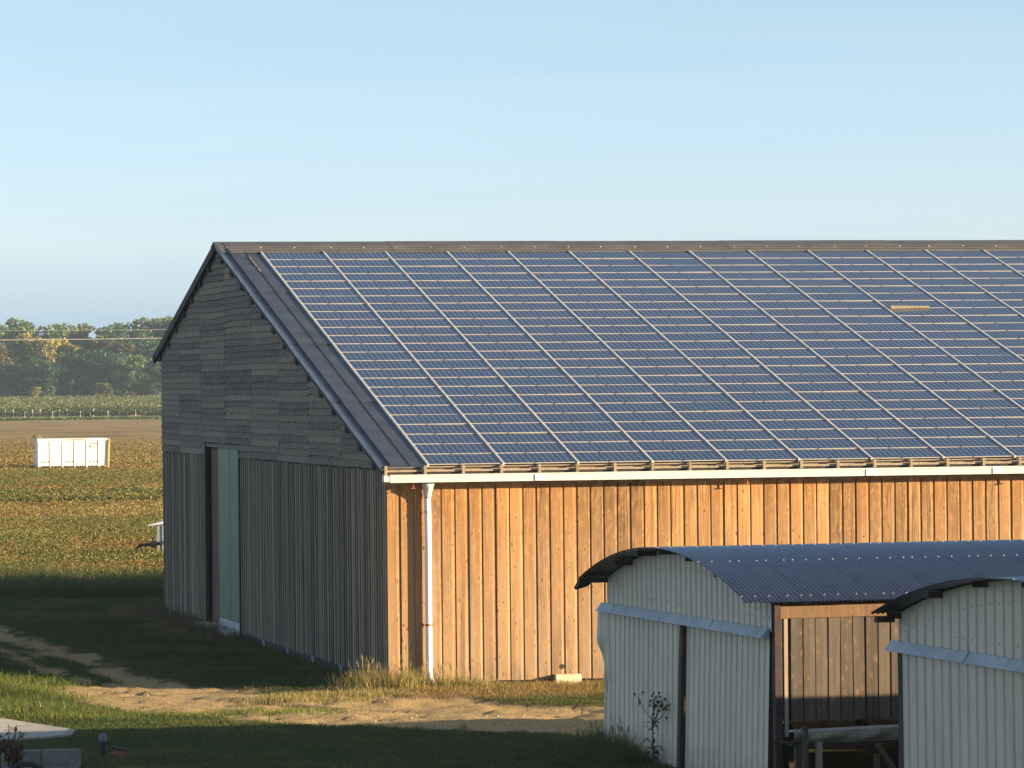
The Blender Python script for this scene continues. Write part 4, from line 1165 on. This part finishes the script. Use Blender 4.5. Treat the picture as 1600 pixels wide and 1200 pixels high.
pmb = MB(); pmb.tube([(0, 0, -.1), (0, 0, 1.75)], .075, 6); vpost = pmb.mesh('post', plain('pale_vine_post', (.62, .58, .5), .8))
ordn = ['front', 'second', 'third', 'fourth', 'fifth', 'sixth', 'seventh', 'eighth']
for k in range(8):
    D_ = 902 + k * 14 if k else 900
    x, y = from_cam(-.134 * D_, D_)
    vr = tag(empty('vine_row', (x, y, gl(x, y)), R(-12.97)), '%s row of green vines on posts at the far edge of the field' % ordn[k] if k == 0 else '%s row of vines counted from the field edge' % ordn[k], 'vine row', 'rows of vines behind the field')
    link('foliage', vms[k % 3], vr, (0, 0, 0))
    for q in range(13 if k < 1 else 4 if k < 3 else 0):
        link('post', vpost, vr, (2.1 + 5.75 * q + k * 7.7, -.28, 0 if k == 0 else .25))
n = 78000
D_ = rng.uniform(1010, 1290, n); D_ = np.round(D_ / 3.0) * 3.0 + rng.normal(0, .25, n); xc = rng.uniform(-.14, -.035, n) * D_
X, Y = RIGHT[0] * xc + FWD[0] * D_, -.224530285 * xc + FWD[1] * D_
c = np.stack([X, Y, gz(X, Y) + rng.uniform(.3, 1.0, n) * (1.3 + fbm(X * .2, Y * .1, 2))], 1)
V_, F_, C_ = leaf_cloud(c, .24, [(.08, .11, .035), (.11, .14, .04), (.15, .16, .05), (.17, .16, .055)])
tag(link('vineyard', np_mesh('vineyard', V_, F_, M['leaf'], C_)), kind='stuff')
n = 14000
D_ = rng.uniform(880, 899, n); xc = rng.uniform(-.14, -.06, n) * D_; X, Y = RIGHT[0] * xc + FWD[0] * D_, -.224530285 * xc + FWD[1] * D_
c = np.stack([X, Y, gz(X, Y) + rng.uniform(.0, .45, n)], 1)
V_, F_, C_ = leaf_cloud(c, .2, [(.09, .14, .03), (.12, .16, .035), (.06, .10, .03)])
tag(link('grass_verge', np_mesh('grass_verge', V_, F_, M['leaf'], C_)), kind='stuff')

# ------------------------------------------------------------------ wood
def crown_mesh(h, w, n, pal, base=.12, leaf=.40):
    """clumps of leaves round the ends of limbs, gaps between them"""
    nc = 48; cs = []
    for k in range(nc):
        t_ = rng.uniform(base, 1.0); rad = w / 2 * math.sqrt(max(.05, 1 - ((t_ - .55) / .52) ** 2)) ; a = rng.uniform(0, 6.28); q = rng.uniform(.45, 1.0)
        cs.append((math.cos(a) * rad * q, math.sin(a) * rad * q, h * t_ * .97, rng.uniform(.10, .19) * w))
    cs = np.array(cs); k = rng.integers(0, nc, n)
    d = rng.normal(0, 1, (n, 3)); d /= np.linalg.norm(d, axis=1)[:, None]
    c = cs[k, :3] + d * (cs[k, 3] * rng.uniform(.35, 1.08, n) ** .6)[:, None] * np.array([1, 1, .8])
    cidx = np.clip(((k * 7919) % nc) / nc * len(pal) + rng.normal(0, .7, n), 0, len(pal) - 1).astype(int)
    return np_mesh('crown', *(lambda r_: (r_[0], r_[1], M['leaf'], r_[2]))(leaf_cloud(c, leaf, pal, cidx))), cs
DG = [(.032, .078, .036), (.045, .10, .041), (.06, .12, .044), (.082, .14, .050)]
MG = [(.062, .132, .044), (.085, .155, .05), (.115, .18, .054), (.15, .19, .056)]
YG = [(.13, .16, .042), (.18, .19, .048), (.22, .20, .05), (.14, .15, .042)]
YE = [(.36, .31, .055), (.42, .32, .06), (.30, .27, .055), (.20, .21, .05)]
RU = [(.16, .11, .04), (.20, .13, .045), (.12, .10, .035), (.10, .10, .03)]
kinds = {'dark': DG, 'mid': MG, 'olive': YG, 'yellow': YE, 'russet': RU}
protos = {}
for kn, pal in kinds.items():
    protos[kn] = []
    for v_ in range(3 if kn in ('dark', 'mid') else 2):
        cm, cs = crown_mesh(20.0, 10.5 + v_ * 1.5, 6000, pal)
        m = MB(); m.tube([(0, 0, -.3), (.1, 0, 4), (0, .2, 9), (.2, 0, 15)], [.42, .34, .24, .08], 7)
        for q in range(9): m.tube([(0, .1, 4 + q), (cs[q, 0] * .5, cs[q, 1] * .5, (4 + q + cs[q, 2]) * .5 + .5), tuple(cs[q, :3])], [.15, .09, .04], 5)
        protos[kn].append((cm, m.mesh('trunk', M['bark'])))
PLACES = ['leftmost', 'second', 'third', 'fourth', 'fifth', 'sixth', 'seventh', 'eighth', 'ninth', 'tenth', 'eleventh', 'twelfth']
def plant_tree(px, py_base, h, w, D_, kn, label, group, name='tree', gidx=None):
    xc = (px - 800) / 6767 * D_
    x, y = from_cam(xc, D_)
    cm, tm = protos[kn][(gidx or random.randrange(9)) % len(protos[kn])]
    t_ = tag(empty(name, (x, y, gl(x, y)), random.uniform(0, 6.28)), label, 'shrub' if h < 5 else 'tree', group)
    t_.scale = (w / 11.0, w / 11.0, h / 20.0)
    link('crown', cm, t_); link('trunk', tm, t_)
    return t_
HUE = {'dark': 'dark green', 'mid': 'green', 'olive': 'yellowish', 'yellow': 'golden', 'russet': 'rusty'}
def ppm(D_): return 6767.0 / D_
rows = [   # name, depth, [(pixel x, top pixel y, width px, kind)]
    ('front edge', 1316, [(-6, 578, 58, 'mid'), (24, 566, 46, 'dark'), (44, 590, 30, 'mid'), (74, 560, 62, 'dark'), (112, 552, 60, 'dark'), (136, 588, 34, 'mid'),
                          (166, 546, 66, 'dark'), (204, 556, 48, 'mid'), (228, 572, 42, 'olive'), (250, 560, 54, 'dark'), (284, 556, 60, 'dark')]),
    ('middle', 1345, [(-10, 536, 50, 'russet'), (18, 538, 50, 'olive'), (44, 524, 50, 'yellow'), (72, 528, 44, 'yellow'), (98, 532, 52, 'yellow'), (128, 540, 56, 'olive'),
                      (166, 528, 56, 'russet'), (198, 538, 46, 'russet'), (226, 526, 60, 'dark'), (262, 530, 60, 'mid')]),
    ('back', 1385, [(-12, 506, 60, 'mid'), (28, 499, 66, 'mid'), (56, 510, 44, 'dark'), (86, 511, 62, 'mid'), (124, 506, 66, 'olive'), (160, 514, 56, 'mid'), (190, 508, 54, 'dark'),
                    (220, 497, 66, 'dark'), (252, 500, 60, 'mid'), (288, 498, 66, 'dark')])]
for rn, D_, lst in rows:
    for k, (px, top_y, wpx, kn) in enumerate(lst):
        dd_ = D_ + random.uniform(-8, 8)
        x, y = from_cam((px - 800) / 6767 * dd_, dd_); g = gl(x, y)
        ytop = 600 + (800 - px) * .0099
        h = CAM_H - g + (ytop - top_y) / ppm(dd_)
        plant_tree(px, 0, h, wpx / ppm(dd_) * (1.3 if rn == 'back' else 1.12), dd_, kn, '%s tree, %s from the left in the wood\'s %s row' % (HUE[kn], PLACES[k], rn), 'trees of the wood')
for k in range(80):      # the wood goes on to both sides
    px = random.choice((random.uniform(-700, -40), random.uniform(310, 800))); D_ = random.uniform(1316, 1400)
    plant_tree(px, 0, random.uniform(15, 24), random.uniform(10, 14), D_, random.choice(('dark', 'mid', 'mid', 'olive', 'russet')), 'tree of the same wood beyond the edges of the view', 'trees of the wood outside the view')
plant_tree(162, 0, 5.6, 5.6, 1296, 'olive', 'small round tree on a pale bare trunk standing before the wood', None, 'small_tree')
plant_tree(56, 0, 4.6, 3.6, 1305, 'yellow', 'orange yellow bush at the foot of the dark wood', None, 'bush')
plant_tree(77, 0, 4.0, 3.6, 1305, 'olive', 'yellowish bush just right of the orange yellow bush', None, 'bush')
plant_tree(205, 0, 2.6, 4.0, 1300, 'russet', 'low rusty bush at the foot of the wood near the barn', None, 'bush')
# undergrowth closing the foot of the wood
n = 9000
D_ = rng.uniform(1318, 1345, n); xc = rng.uniform(-.15, -.05, n) * D_; X, Y = RIGHT[0] * xc + FWD[0] * D_, -.224530285 * xc + FWD[1] * D_
c = np.stack([X, Y, gz(X, Y) + rng.uniform(0, 3.2, n)], 1)
V_, F_, C_ = leaf_cloud(c, .5, DG)
tag(link('undergrowth', np_mesh('undergrowth', V_, F_, M['leaf'], C_)), kind='stuff')

# ------------------------------------------------------------------ haze over the plain
m = MB(); m.box(-620, 1250, -80, 2100, -1.6, 27)
hz = NT('haze'); hz.n.remove(hz.b)
pv = hz.new('ShaderNodeVolumePrincipled'); pv.inputs['Color'].default_value = (.62, .80, 1.0, 1); pv.inputs['Density'].default_value = .00009; pv.inputs['Anisotropy'].default_value = .0
hz.l.new(pv.outputs[0], hz.n['Material Output'].inputs['Volume'])
tag(m.build('haze', hz.mat), kind='stuff')
